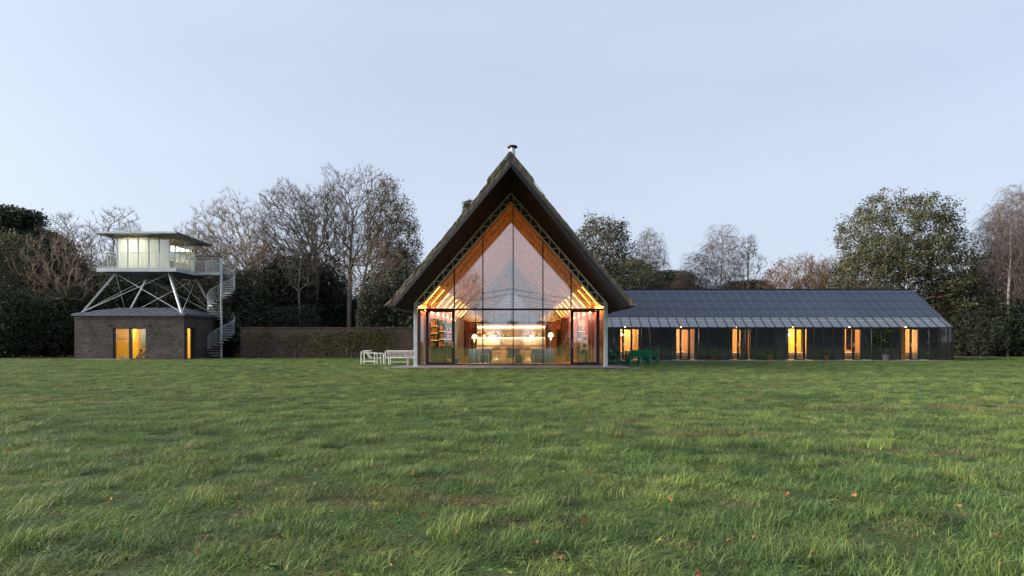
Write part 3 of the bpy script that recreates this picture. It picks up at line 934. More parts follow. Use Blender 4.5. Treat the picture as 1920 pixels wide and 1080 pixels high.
# glazing bars over the glass row, thin seams over the panels
n_ = rp(0, 0, 1) - rp(0, 0, 0)
bar0 = MB().bar(rp(mxw(-2), 0.0, .02), rp(mxw(-2), .25, .02), .036, .05, up=n_).build('glazing_bar', 'dark_frame', wing)
seam0 = MB().bar(rp(mxw(-2), .25, .012), rp(mxw(-2), 1.0, .012), .014, .03, up=n_).build('panel_seam', 'panel_edge', wing)
seam1 = None
for i in NW[1:] + [36]:
    dx = (i + 2) * .6126 if i < 36 else XW1 - mxw(-2)
    child_copy(bar0, (dx, 0, 0))
    if i < 27:
        child_copy(seam0, (dx, 0, 0))
    elif seam1 is None:
        seam1 = MB().bar(rp(mxw(i), .25, .02), rp(mxw(i), 1.0, .02), .026, .045, up=n_).build('panel_seam', 'dark_frame', wing); s1 = dx
    else:
        child_copy(seam1, (dx - s1, 0, 0))
# deck under the panels, ridge, far slope, end wall
MB().quad([rp(XW0, .25, -.012), rp(XW1, .25, -.012), rp(XW1, 1.0, -.012), rp(XW0, 1.0, -.012)]).build('roof_deck', 'panel_edge', wing)
MB().bar((XW0, YW + WD, RZ + .03), (XW1 + .03, YW + WD, RZ + .03), .16, .06).build('ridge_cap', 'dark_frame', wing)
MB().bar(rp(XW1 + .03, -.003, -.02), rp(XW1 + .03, 1, -.02), .05, .14, up=n_).build('verge_trim', 'dark_frame', wing)
MB().quad([(XW0, YW + WD, RZ), (XW1, YW + WD, RZ), (XW1, YW + 2 * WD, EZ), (XW0, YW + 2 * WD, EZ)]).build('far_slope', 'zinc', wing)
MB().prism([(XW1 - .02, YW + 1.0, .05), (XW1 - .02, YW + 2 * WD, .05), (XW1 - .02, YW + 2 * WD, EZ - .03), (XW1 - .02, YW + WD, RZ - .06), (XW1 - .02, YW + 1.0, EZ + .62)], (-.1, 0, 0)).build('end_wall', 'black_board', wing)
MB().box(XW0, XW1 - .12, YW + 2 * WD - .12, YW + 2 * WD - .02, .05, EZ - .02).build('rear_wall', 'black_board', wing)
# inner black wall with six openings, rooms behind
YI = 38.5
cent = [7.70 + 3.682 * k for k in range(6)]
HW = .585
edges = [XW0 + .02]
for c in cent: edges += [c - HW, c + HW]
edges.append(XW1 - .13)
for j in range(0, len(edges), 2):
    a, b = edges[j], edges[j + 1]
    nP = max(1, round((b - a) / .83))
    for q_ in range(nP):
        x0, x1 = a + (b - a) * q_ / nP, a + (b - a) * (q_ + 1) / nP
        MB().box(x0 + .003, x1 - .003, YI, YI + .05, .05, 2.62).build('wall_panel', 'black_panel', wing)
for c in cent:
    MB().box(c - HW, c + HW, YI + .002, YI + .048, 2.06, 2.62).build('lintel_panel', 'black_panel', wing)
MB().prism([(XW1 - .025, YW + .08, .05), (XW1 - .025, YW + .995, .05), (XW1 - .025, YW + .995, EZ + .60), (XW1 - .025, YW + .08, EZ - .05)], (-.05, 0, 0)).build('end_panel', 'black_panel', wing)
# three small marker lights on the last panel
for z in (.45, 1.15, 1.85):
    MB().box(27.27, 27.31, YI - .012, YI - .002, z, z + .09).build('latch', 'galvanised', wing)
room_mats = ['osb', 'osb', 'osb', 'yellow_wall', 'osb', 'osb']
for k, c in enumerate(cent):
    x0, x1 = c - 1.75, c + 1.75
    MB().box(x0, x1, 41.6, 41.68, .05, 2.60).build('room_wall', 'osb' if k != 3 else 'yellow_wall', wing)
    MB().box(x0 - .03, x0 + .03, YI + .055, 41.598, .05, 2.60).build('room_wall', 'osb', wing)
    MB().box(x1 - .04, x1 + .02, YI + .055, 41.598, .05, 2.60).build('room_wall', 'osb', wing) if k == 5 else None
    MB().box(c - HW - .18, c - HW - .12, YI + .40, YI + 1.5, .05, 2.58).build('room_wall', 'osb', wing) if k in (1, 4) else None
    MB().box(x0, x1, YI + .052, 41.7, 2.605, 2.65).build('room_ceiling', 'white_wall', wing)
    MB().box(x0 + .031, x1, YI + .052, 41.598, .047, .062).build('room_floor', 'pale_wood', wing)
    if k in (2, 4, 5):
        a_, b_, mt_ = {2: (.02, .40, 'dark_wood'), 4: (-.36, -.04, 'grey_fabric'), 5: (-.52, -.14, 'ply')}[k]
        MB().box(c + a_, c + b_, YI + .22, YI + .26, .70 if k == 4 else .065, 2.05).build('sliding_panel', mt_, wing)
    # linen louvre / folded shutter at the right jamb
    q = MB()
    for z in np.arange(.12, 2.0, .075):
        q.box(c + HW - .02 - (.22 if k in (0, 5, 3) else .16), c + HW - .02, YI + .10, YI + .16, z, z + .035)
    q.build('louvre', 'cream_linen' if k in (1, 3, 5) else 'osb', wing)
    bed = thing('bed', ['low bed with white linen in the room behind the green garden table', 'low bed with white linen in the room between the first two fern pots', 'low bed with white linen in the room with dark shutters', 'low bed with white linen in the yellow room', 'low bed with white linen in the room left of the tall potted plant', 'low bed with white linen in the last room of the wing'][k], 'bed', (c - .35, 40.2, .062))
    c_room = c; c = c + c * .042
    MB().box(c - 1.3, c + .35, 39.5, 41.4, .08, .30).build('base', 'pale_wood', bed)
    MB().box(c - 1.28, c + .33, 39.48, 41.38, .302, .52).build('mattress', 'cream_linen', bed, bevel=.05)
    MB().box(c - 1.1, c - .45, 41.0, 41.36, .525, .66).build('pillow', 'white_wall', bed, bevel=.05)
    lamp = thing('room_lamp', ['glowing globe lamp in the room behind the green garden table', 'glowing globe lamp in the room between the first two fern pots', 'glowing globe lamp in the room with dark shutters', 'glowing globe lamp in the yellow room', 'glowing globe lamp in the room left of the tall potted plant', 'glowing globe lamp in the last room of the wing'][k], 'lamp', (c - .75, 41.1, 1.6))
    lx = c - (.30 if k in (0, 3) else .95)
    lz = 1.72 if k in (0, 3) else 1.5
    MB().lathe((lx, 40.9, lz), [(.02, -.10), (.08, -.07), (.10, 0), (.08, .07), (.02, .10)], 14).build('globe', 'warm_bulb', lamp, smooth=True)
    MB().tube([(lx, 40.9, lz + .1), (lx, 40.9, 2.6)], .008, 4).build('cord', 'dark_frame', lamp)
    ld = bpy.data.lights.new('room_lamp_light', 'POINT'); ld.energy = [120, 105, 100, 145, 100, 125][k]; ld.color = (1.0, .68, .34) if k != 1 else (1.0, .72, .50); ld.shadow_soft_size = .12
    lo = bpy.data.objects.new('light', ld); COL.objects.link(lo); lo.location = Vector((lx, 40.9 - .3, lz + .12)) - Vector(lamp.location); lo.parent = lamp
    c = c_room
    # small round lamp above each outer door
    wl = thing('wall_lamp', ['small lit lamp under the eaves above the door by the green garden table', 'small lit lamp under the eaves above the second door of the wing', 'small lit lamp under the eaves above the door with dark shutters', 'small lit lamp under the eaves above the yellow room door', 'small lit lamp under the eaves above the door left of the tall potted plant', 'small lit lamp under the eaves above the last door of the wing'][k], 'lamp', (mxw(door_i[k]) + .3, YI - .1, 2.2))
    xx = mxw(door_i[k]) + .33
    MB().box(xx - .04, xx + .04, YI - .02, YI - .002, 2.12, 2.26).build('bracket', 'dark_frame', wl)
    MB().lathe((xx, YI - .09, 2.19), [(.01, -.035), (.034, -.02), (.04, 0), (.034, .02), (.01, .035)], 12).build('bulb', 'warm_bulb', wl)

# ------------------------------------------------------------------ potted plants inside the glazed gallery
def leaf_fan(seed, n, L, wid, base, droop, spread=1.0, upz=1.0, seg=4):
    """long arching leaves from one point: ferns, agapanthus"""
    r = np.random.default_rng(seed); V, Fc = [], []
    for _ in range(n):
        az = r.uniform(0, 2 * math.pi); el = r.uniform(.35, 1.35); l = L * r.uniform(.65, 1.1); w0 = wid * r.uniform(.7, 1.2)
        d = np.array([math.cos(az), math.sin(az), 0.0]); s = np.array([-d[1], d[0], 0])
        b0 = len(V)
        for k in range(seg + 1):
            f = k / seg
            p = np.array(base) + d * l * math.cos(el) * f * spread + np.array([0, 0, 1]) * (l * math.sin(el) * f * upz - droop * l * f * f)
            ww = w0 * (math.sin(math.pi * min(1, .12 + .88 * f)) * .9 + .06)
            V += [p - s * ww / 2, p + s * ww / 2]
        for k in range(seg):
            a = b0 + 2 * k; Fc.append((a, a + 1, a + 3, a + 2))
    return np.array(V), np.array(Fc)
def pot_plant(px, Y, label, kind, seed, pot='terracotta', ph=.34, pr=.19):
    x = PX(px, Y)
    a = thing('potted_plant', label, 'potted plant', (x, Y, .046))
    MB().lathe((x, Y, .046), [(pr * .68, 0), (pr * .95, ph * .85), (pr * 1.08, ph * .86), (pr * 1.08, ph), (pr * .9, ph), (pr * .86, ph * .9)], 18).build('pot', pot, a)
    if kind == 'fern':
        V, Fc = leaf_fan(seed, 130, .66, .065, (0, 0, ph - .02), .55)
    elif kind == 'sparse':
        V, Fc = leaf_fan(seed, 40, .6, .06, (0, 0, ph - .02), .3)
    if kind in ('fern', 'sparse'):
        me = mesh_np('foliage', V, Fc, 'leaf_pot'); o = bpy.data.objects.new('foliage', me); COL.objects.link(o); o.parent = a
    if kind == 'sparse':
        MB().tube([(x, Y, .3), (x + .03, Y, .8), (x - .02, Y, 1.1)], .012, 5).build('stem', 'bark_grey', a)
    if kind == 'tall':
        r = np.random.default_rng(seed); VV, FF = [], []; st = MB()
        n0 = 0
        for k in range(34):
            az = r.uniform(0, 6.28); zz = ph + .25 + 1.35 * (k / 34) ** .8; rr = r.uniform(.15, .62) * (1 - .25 * abs(k / 34 - .55))
            tip = np.array([math.cos(az) * rr * 1.15 - .05, math.sin(az) * rr * .6, zz])
            st.tube([(x + (.04 if k % 2 else -.03), Y, .046 + max(ph, zz - .6)), (x + tip[0] * .6, Y + tip[1] * .6, .046 + zz - .18), (x + tip[0], Y + tip[1], .046 + zz)], .008, 4)
            V, Fc = leaf_fan(seed + k, 8, .36, .21, tuple(tip), .5, seg=3)
            VV.append(V); FF.append(Fc + n0); n0 += len(V)
        st.tube([(x, Y, .3), (x + .05, Y, 1.0), (x - .02, Y, 1.6)], .022, 6)
        st.tube([(x - .04, Y, .3), (x - .12, Y, .9), (x - .2, Y, 1.35)], .018, 6)
        st.build('stem', 'bark_grey', a)
        me = mesh_np('foliage', np.concatenate(VV), np.concatenate(FF), 'leaf_pot'); o = bpy.data.objects.new('foliage', me); COL.objects.link(o); o.parent = a
    return a
pot_plant(1234.5, 37.8, 'sparse upright plant in a terracotta pot beside the green chairs', 'sparse', 1)
pot_plant(1339.5, 37.8, 'arching fern in a terracotta pot left of the door with dark shutters', 'fern', 2)
pot_plant(1443, 37.8, 'arching fern in a terracotta pot left of the yellow room door', 'fern', 3)
pot_plant(1549, 37.8, 'arching fern in a terracotta pot right of the yellow room door', 'fern', 4)
pot_plant(1661, 37.8, 'tall broad-leaved plant in a pale pot between the last two doors', 'tall', 5, 'pale_pot', .36, .21)

# ================================================================== garden furniture
# white tubular lounge chair, bench and stools left of the house
YC = 31.8
def white_chair():
    x0, x1 = PX(677.5, YC), PX(714, YC)
    a = thing('garden_chair', 'white tubular steel lounge chair seen side-on beside the white bench', 'chair', ((x0 + x1) / 2, YC, 0))
    for y in (YC - .02, YC + .62):
        MB().tube([(x0, y, 0), (x0, y, .70), (x0 + .06, y, .745), (x0 + .36, y, .745), (x0 + .40, y, .72)], .026, 7).build('rear_leg', 'white_steel', a)
        MB().tube([(x0 + .72, y, 0), (x0 + .72, y, .60), (x0 + .70, y, .63), (x0 + .04, y, .63)], .026, 7).build('arm_frame', 'white_steel', a)
        MB().tube([(x0 + .02, y, .18), (x0 + .70, y, .18)], .022, 6).build('side_rail', 'white_steel', a)
        MB().tube([(x0 + .74, y, .60), (x0 + 1.02, y, .62), (x0 + 1.05, y, .56), (x0 + 1.05, y, 0)], .024, 7).build('front_leg', 'white_steel', a)
    for k in range(8):
        y = YC + .02 + k * .08
        MB().tube([(x0 + .20, y, .72), (x0 + .44, y, .36), (x0 + 1.0, y, .36)], .016, 5).build('slat', 'white_steel', a)
    MB().tube([(x0 + 1.0, YC - .02, .36), (x0 + 1.0, YC + .62, .36)], .022, 6).build('seat_rail', 'white_steel', a)
    MB().tube([(x0 + .20, YC - .02, .73), (x0 + .20, YC + .62, .73)], .022, 6).build('back_rail', 'white_steel', a)
white_chair()
def white_bench():
    x0, x1 = PX(718.5, YC), PX(784.5, YC)
    a = thing('garden_bench', 'long white tubular steel bench with slatted back beside the gable post', 'bench', ((x0 + x1) / 2, YC, 0))
    y0, y1 = YC + .55, YC
    MB().tube([(x0, y0, 0), (x0, y0, .70), (x0 + .05, y0, .745), (x1 - .05, y0, .745), (x1, y0, .70), (x1, y0, 0)], .026, 7).build('back_frame', 'white_steel', a)
    n = 26
    for k in range(n):
        x = x0 + .12 + (x1 - x0 - .24) * k / (n - 1)
        MB().tube([(x, y0 + .0, .73), (x, y0 - .12, .36), (x, y1 + .04, .38)], .016, 5).build('slat', 'white_steel', a)
    MB().tube([(x0 + .1, y1 + .02, 0), (x0 + .1, y1 + .02, .33), (x0 + .13, y1 + .02, .365), (x1 - .13, y1 + .02, .365), (x1 - .1, y1 + .02, .33), (x1 - .1, y1 + .02, 0)], .024, 7).build('front_frame', 'white_steel', a)
    for s, x in ((1, x0), (-1, x1)):
        MB().tube([(x + s * .03, y0, .56), (x + s * .03, y1 + .06, .56), (x + s * .03, y1 + .02, .52), (x + s * .03, y1 + .02, 0)], .022, 6).build('arm_frame', 'white_steel', a)
white_bench()
def white_stool(x0, x1, y, label):
    a = thing('garden_stool', label, 'stool', ((x0 + x1) / 2, y, 0))
    for yy in (y, y + .42):
        MB().tube([(x0, yy, 0), (x0, yy, .36), (x0 + .03, yy, .39), (x1 - .03, yy, .39), (x1, yy, .36), (x1, yy, 0)], .022, 7).build('leg_frame', 'white_steel', a)
    for k in range(7):
        MB().tube([(x0 + .03 + (x1 - x0 - .06) * k / 6, y, .385), (x0 + .03 + (x1 - x0 - .06) * k / 6, y + .42, .385)], .016, 5).build('slat', 'white_steel', a)
    MB().tube([(x0, y, .17), (x1, y, .17)], .018, 6).build('stretcher', 'white_steel', a)
white_stool(PX(729, 31.3), PX(764, 31.3), 31.3, 'low white slatted footstool in front of the white bench')

# green moulded table and chairs right of the house
YT = 33.4
gt_ = thing('garden_table', 'glossy green moulded garden table with thick legs', 'table', (PX(1197, YT), YT, 0))
x0, x1 = PX(1175, YT), PX(1219, YT)
MB().box(x0, x1, YT - .45, YT + .45, .69, .73).build('table_top', 'green_plastic', gt_, bevel=.015)
for x in (x0 + .06, x1 - .06):
    for y in (YT - .39, YT + .39):
        MB().prism([(x - .055, y - .055, 0), (x + .055, y - .055, 0), (x + .055, y + .055, 0), (x - .055, y + .055, 0)], (0, 0, .689)).build('leg', 'green_plastic', gt_, bevel=.01)
def green_chair_proto():
    c = thing('garden_chair', 'x', 'chair', (0, 0, 0), 'green chairs round the garden table')
    q = MB()
    n = 8
    # seat pan and curved backrest, facing -y
    for i in range(n):
        a0, a1 = -.26 + .52 * i / n, -.26 + .52 * (i + 1) / n
        c0, c1 = .05 * (a0 / .26) ** 2, .05 * (a1 / .26) ** 2
        q.prism([(a0, -.24, .42 + c0), (a1, -.24, .42 + c1), (a1, .2, .40 + c1), (a0, .2, .40 + c0)], (0, 0, .025))
    q.build('seat', 'green_plastic', c)
    q = MB()
    for i in range(n):
        a0, a1 = -.25 + .50 * i / n, -.25 + .50 * (i + 1) / n
        b0, b1 = .27 - .07 * (a0 / .25) ** 2, .27 - .07 * (a1 / .25) ** 2
        h0, h1 = .80 - .05 * (a0 / .25) ** 4, .80 - .05 * (a1 / .25) ** 4
        q.prism([(a0, b0 - .05, .40), (a1, b1 - .05, .40), (a1, b1 + .04, h1), (a0, b0 + .04, h0)], (0, .025, 0))
    q.build('backrest', 'green_plastic', c)
    for s in (-1, 1):
        q = MB(); q.prism([(s * .265, .22, .60), (s * .30, -.2, .63), (s * .30, -.2, .66), (s * .265, .25, .64)], (-s * .05, 0, 0)); q.build('armrest', 'green_plastic', c)
        for y0, y1 in ((-.2, -.26), (.18, .27)):
            q = MB(); q.prism([(s * .25 - .035, y0 - .03, .41), (s * .25 + .035, y0 - .03, .41), (s * .25 + .035, y0 + .03, .41), (s * .25 - .035, y0 + .03, .41)], (s * .02, y1 - y0, -.41)); q.build('leg', 'green_plastic', c)
    return c
gc = green_chair_proto()
spots = [(PX(1189.5, YT - .75), YT - .75, R(180), 'green moulded chair with its back to the lawn, at the house end of the table'),
         (PX(1209, YT - .75), YT - .75, R(183), 'green moulded chair with its back to the lawn, at the wing-pot end of the table'),
         (PX(1153, YT + .05), YT + .05, R(62), 'green moulded chair turned away at the head of the table by the gable post'),
         (PX(1167, YT + .35), YT + .35, R(88), 'green moulded chair tucked against the head of the green table'),
         (PX(1225, YT + .1), YT + .1, R(-92), 'green moulded chair at the foot of the green table beside the sparse potted plant')]
for k, (x, y, rt, lb) in enumerate(spots):
    o = gc if k == 0 else copy_tree(gc)
    o.location = (x, y, 0); o.rotation_euler.z = rt + (math.pi if k < 2 else 0) * 0; o['label'] = lb

# ================================================================== brick pavilion
HX0, HX1, HYF, HYB, HE = -30.28, -22.70, 40.6, 46.1, 3.02
hut = thing('brick_pavilion', 'square dark brick pavilion with a low zinc roof and yellow-lit window', 'building', ((HX0 + HX1) / 2, HYF, 0))
WX0, WX1, WZ = -27.62, -25.34, 2.2
SY0, SY1 = 41.05, 42.02
T = .30
MB().box(HX0, WX0, HYF, HYF + T, 0, HE).build('wall', 'brick_dark', hut)
MB().box(WX1, HX1, HYF, HYF + T, 0, HE).build('wall', 'brick_dark', hut)
MB().box(WX0, WX1, HYF, HYF + T, WZ, HE).build('wall', 'brick_dark', hut)
MB().box(HX1 - T, HX1, HYF + T, SY0, 0, HE).build('wall', 'brick_dark', hut)
MB().box(HX1 - T, HX1, SY1, HYB, 0, HE).build('wall', 'brick_dark', hut)
MB().box(HX1 - T, HX1, SY0, SY1, WZ, HE).build('wall', 'brick_dark', hut)
MB().box(HX0, HX0 + T, HYF + T, HYB, 0, HE).build('wall', 'brick_dark', hut)
MB().box(HX0 + T, HX1 - T, HYB - T, HYB, 0, HE).build('wall', 'brick_dark', hut)
MB().box(HX0 - .03, HX0 + 3.9, HYF - .05, HYF - .003, 0, .05).build('footing', 'concrete', hut)
# dogtooth course under the eaves
dt0 = None
for k in range(66):
    x = HX0 + .06 + k * .1145
    if dt0 is None:
        dt0 = MB().box(x, x + .055, HYF - .035, HYF - .002, HE - .21, HE - .145).build('brick', 'brick_dark', hut)
    else:
        child_copy(dt0, (k * .1145, 0, 0))
MB().box(HX0 - .03, HX1 + .03, HYF - .04, HYF - .001, HE - .14, HE - .004).build('cornice', 'brick_dark', hut)
MB().box(HX1 + .001, HX1 + .04, HYF, HYB, HE - .14, HE - .004).build('cornice', 'brick_dark', hut)
# roof: fascia, hipped slopes of standing-seam panels
OH = .13
RX0, RX1, RY0, RY1 = HX0 - OH, HX1 + OH, HYF - OH, HYB + OH
TX0, TX1, TY0_, RTZ = -29.0, -24.2, 43.35, 3.72
MB().box(RX0, RX1, RY0, RY0 + .06, HE, HE + .13).build('fascia', 'zinc', hut)
MB().box(RX1 - .06, RX1, RY0 + .061, RY1, HE, HE + .13).build('fascia', 'zinc', hut)
MB().box(RX0, RX0 + .06, RY0 + .061, RY1, HE, HE + .13).build('fascia', 'zinc', hut)
MB().box(RX0 + .061, RX1 - .061, RY0 + .061, RY1, HE, HE + .03).build('roof_board', 'black_board', hut)
ez = HE + .135
def hiptop(x):
    """top edge of the front slope above eave position x"""
    f = (x - RX0) / (RX1 - RX0)
    return x
n = 12
for i in range(n):
    a, b = RX0 + (RX1 - RX0) * i / n, RX0 + (RX1 - RX0) * (i + 1) / n
    def topy(x):
        t = 1.0
        if x < TX0: t = (x - RX0) / (TX0 - RX0)
        if x > TX1: t = (RX1 - x) / (RX1 - TX1)
        return (x, RY0 + (TY0_ - RY0) * t, ez + (RTZ - ez) * t)
    poly = [(a + .004, RY0 - .01, ez), (b - .004, RY0 - .01, ez)] + [topy(b - .004)]
    for xk in (TX1, TX0):
        if a < xk < b: poly.append(topy(xk))
    poly.append(topy(a + .004))
    MB().prism(poly, (0, 0, .012)).build('roof_panel', 'zinc', hut)
    p0 = Vector((b, RY0 - .01, ez + .02)); p1 = Vector(topy(b)) + Vector((0, 0, .02))
    if i < n - 1: MB().bar(p0, p1, .022, .055).build('roof_seam', 'zinc', hut)
for s, xe, xt in ((1, RX1, TX1), (-1, RX0, TX0)):
    m_ = 8
    for i in range(m_):
        a, b = RY0 + (RY1 - RY0) * i / m_, RY0 + (RY1 - RY0) * (i + 1) / m_
        def tp(y):
            t = (y - RY0) / (TY0_ - RY0) if y < TY0_ else (RY1 - y) / (RY1 - TY0_)
            return (xe + (xt - xe) * t, y, ez + (RTZ - ez) * t)
        poly = [(xe, a + .004, ez), (xe, b - .004, ez), tp(b - .004)] + ([tp(TY0_)] if a < TY0_ < b else []) + [tp(a + .004)]
        if i == 0: poly = [(xe, a + .004, ez), (xe, b, ez), tp(b)]
        MB().prism(poly, (0, 0, .012)).build('roof_panel', 'zinc', hut)
        if i < m_ - 1: MB().bar(Vector((xe, b, ez + .02)), Vector(tp(b)) + Vector((0, 0, .02)), .022, .055).build('roof_seam', 'zinc', hut)
MB().quad([(RX0, RY1, ez), (RX1, RY1, ez), (TX1, TY0_, RTZ), (TX0, TY0_, RTZ)]).build('rear_slope', 'zinc', hut)
# front window, two lights set back in a black reveal
win = MB().box(WX0, WX0 + .12, HYF + .03, HYF + .26, .0, WZ).box(WX1 - .03, WX1, HYF + .03, HYF + .26, 0, WZ).box(WX0 + .12, WX1 - .03, HYF + .032, HYF + .258, WZ - .035, WZ - .001).box(WX0 + .12, WX1 - .03, HYF + .032, HYF + .258, .0, .07)
mx_ = PX(245.5, 40.75)
win.box(mx_ - .075, mx_ + .075, HYF + .034, HYF + .256, .07, WZ - .035)
win = win.build('window', 'dark_frame', hut)
MB().box(WX0 + .12, mx_ - .075, HYF + .2, HYF + .22, .07, WZ - .035).build('pane', 'hut_glass', win)
MB().box(mx_ + .075, WX1 - .03, HYF + .2, HYF + .22, .07, WZ - .035).build('pane', 'hut_glass', win)
for a, b in ((WX0 + .12, mx_ - .075), (mx_ + .075, WX1 - .03)):
    MB().box(a, b, HYF + .15, HYF + .19, WZ - .095, WZ - .036).build('blind_box', 'cream_linen', win)
    MB().box(a, a + .03, HYF + .15, HYF + .19, .07, WZ - .096).build('window_stile', 'pale_wood', win)
# side door
sdw = MB().box(HX1 - .26, HX1 - .03, SY0, SY0 + .05, 0, WZ).box(HX1 - .26, HX1 - .03, SY1 - .16, SY1, 0, WZ).box(HX1 - .258, HX1 - .032, SY0 + .05, SY1 - .16, WZ - .04, WZ).box(HX1 - .258, HX1 - .032, SY0 + .05, SY1 - .16, 0, .05).build('door', 'dark_frame', hut)
MB().box(HX1 - .17, HX1 - .15, SY0 + .05, SY1 - .16, .05, WZ - .04).build('pane', 'hut_glass', sdw)
# lining of the lit room
MB().box(HX0 + T + .01, HX1 - T - .01, 44.0, 44.06, .02, HE - .05).build('room_wall', 'yellow_wall', hut)
MB().box(HX0 + T + .004, HX0 + T + .05, HYF + T, 43.998, .02, HE - .05).build('room_wall', 'yellow_wall', hut)
MB().box(HX1 - T - .05, HX1 - T - .004, SY1 + .1, 43.998, .02, HE - .05).build('room_wall', 'yellow_wall', hut)
MB().box(HX0 + T, HX1 - T, HYF + T, 44.0, .004, .018).build('room_floor', 'pale_wood', hut)
MB().box(HX0 + T, HX1 - T, HYF + T, 44.0, 2.62, 2.66).build('room_ceiling', 'white_wall', hut)
MB().box(-27.45, -27.37, 42.5, 44.0, .02, 2.6).build('room_wall', 'yellow_wall', hut)
MB().box(-29.5, -27.6, 43.88, 43.98, 1.45, 1.49).build('wall_shelf', 'pale_wood', hut)
MB().box(-27.15, -26.45, 42.9, 42.98, .75, 2.6).build('dark_reflection', 'grey_fabric', hut)  # added panel imitates the dark reflection in the right pane
# two small black fittings
for px in (204, 279):
    x = PX(px, HYF)
    f = MB().box(x - .05, x + .05, HYF - .08, HYF - .002, 2.31, 2.40).build('wall_fitting', 'dark_frame'); tag(f, 'small black light fitting on the brick wall ' + ('left of the yellow window' if px == 204 else 'right of the yellow window'), 'light fitting')
pl = thing('pavilion_lamp', 'glowing ceiling lamp inside the brick pavilion', 'lamp', (-27.2, 42.2, 2.5))
MB().lathe((-27.2, 42.2, 2.5), [(.18, -.06), (.2, 0), (.18, .1), (.02, .11)], 16).build('shade', 'warm_bulb', pl)
for (x, y, e) in ((-27.3, 41.9, 85), (-25.4, 41.8, 60), (-23.6, 42.6, 42)):
    ld = bpy.data.lights.new('pavilion_light', 'POINT'); ld.energy = e; ld.color = (1, .82, .45); ld.shadow_soft_size = .2
    lo = bpy.data.objects.new('light', ld); COL.objects.link(lo); lo.location = Vector((x, y, 2.2)) - Vector(pl.location); lo.parent = pl
# log pile behind the right-hand light of the window
lp = thing('log_pile', 'stack of split logs behind the right pane of the pavilion window', 'log pile', (-25.85, 41.5, .018))
rr = random.Random(3)
for r_ in range(5):
    for k in range(8 - r_):
        x = -26.42 + r_ * .07 + k * .145 + rr.uniform(-.02, .02); z = .08 + r_ * .125
        if r_ > 2 and k < 2: continue
        rad = rr.uniform(.055, .078)
        l = MB(); pts = [(x + rad * math.cos(a) * rr.uniform(.8, 1.1), 41.25 + rr.uniform(-.01, .01), .02 + z + rad * math.sin(a)) for a in np.linspace(0, 2 * math.pi, 7, endpoint=False)]
        y0 = 41.25 + rr.uniform(-.04, .04)
        pts = [(p[0], y0, p[2]) for p in pts]
        l.prism(pts, (0, .4, 0), 1); l.m[0] = 0
        l.build('log', ['log_end', 'log_bark'], lp)
V, Fc = leaf_fan(21, 60, .35, .05, (0, 0, 0), .5)
hp = thing('houseplant', 'leafy green houseplant standing above the stacked logs', 'plant', (-26.25, 41.5, .6))
me = mesh_np('foliage', V, Fc, 'leaf_pot'); o = bpy.data.objects.new('foliage', me); COL.objects.link(o); o.parent = hp
MB().lathe((-26.25, 41.5, .45), [(.07, 0), (.1, .17), (.09, .17)], 12).build('pot', 'terracotta', hp)
bs = thing('basket', 'small pale wire basket on the floor behind the left pane of the pavilion window', 'basket', (-27.25, 41.2, .018))
MB().lathe((-27.25, 41.2, .02), [(.12, 0), (.16, .22), (.15, .22), (.11, .02)], 14).build('basket_body', 'cream_linen', bs)

# ================================================================== lookout tower
PX0, PX1, PY0, PY1, PZT = -29.33, -23.70, 41.4, 46.4, 6.45
tw = thing('lookout_tower', 'square glass lookout cabin raised on splayed galvanised legs above the brick pavilion', 'tower', (-26.5, 43.8, HE))
# legs and braces
feet = {'fl': (-30.05, 40.95, ez + .05), 'fr': (-23.05, 40.95, ez + .05), 'bl': (-30.05, 45.75, ez + .05), 'br': (-23.05, 45.75, ez + .05)}
TOPZ = 6.12
tops_ = {'fl': (PX(217, 42.1), 42.1, TOPZ), 'fr': (PX(317, 42.1), 42.1, TOPZ), 'bl': (PX(217, 42.1), 45.7, TOPZ), 'br': (PX(317, 42.1), 45.7, TOPZ)}
for k in feet:
    l = MB().bar(feet[k], tops_[k], .12, .12).build('leg', 'galvanised', tw, bevel=.01)
    x, y, z = feet[k]
    MB().box(x - .17, x + .17, y - .15, y + .15, z - .06, z + .0).build('foot_plate', 'galvanised', l)
for a, b in (('fl', 'fr'), ('fr', 'fl'), ('fl', 'bl'), ('bl', 'fl'), ('fr', 'br'), ('br', 'fr'), ('bl', 'br'), ('br', 'bl')):
    MB().tube([Vector(feet[a]) + Vector((0, 0, .06)), tops_[b]], .019, 6).build('brace', 'galvanised', tw)
# platform
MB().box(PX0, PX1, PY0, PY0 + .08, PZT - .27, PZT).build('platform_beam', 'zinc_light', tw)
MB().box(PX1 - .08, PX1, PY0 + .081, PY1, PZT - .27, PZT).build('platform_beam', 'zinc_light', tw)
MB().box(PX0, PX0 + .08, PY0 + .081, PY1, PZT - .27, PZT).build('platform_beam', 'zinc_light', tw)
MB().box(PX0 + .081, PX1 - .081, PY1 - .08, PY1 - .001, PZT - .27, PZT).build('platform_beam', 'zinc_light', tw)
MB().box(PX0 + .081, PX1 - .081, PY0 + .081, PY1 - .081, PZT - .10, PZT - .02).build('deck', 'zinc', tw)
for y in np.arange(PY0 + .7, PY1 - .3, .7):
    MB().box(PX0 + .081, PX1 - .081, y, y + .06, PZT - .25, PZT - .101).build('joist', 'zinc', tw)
MB().prism([(PX0 + .4, PY0 + .3, PZT - .26), (PX1 - .4, PY0 + .3, PZT - .26), (PX1 - .4, PY1 - .3, PZT - .26), (PX0 + .4, PY1 - .3, PZT - .26)], (0, 0, -.05)).build('soffit_board', 'zinc', tw)
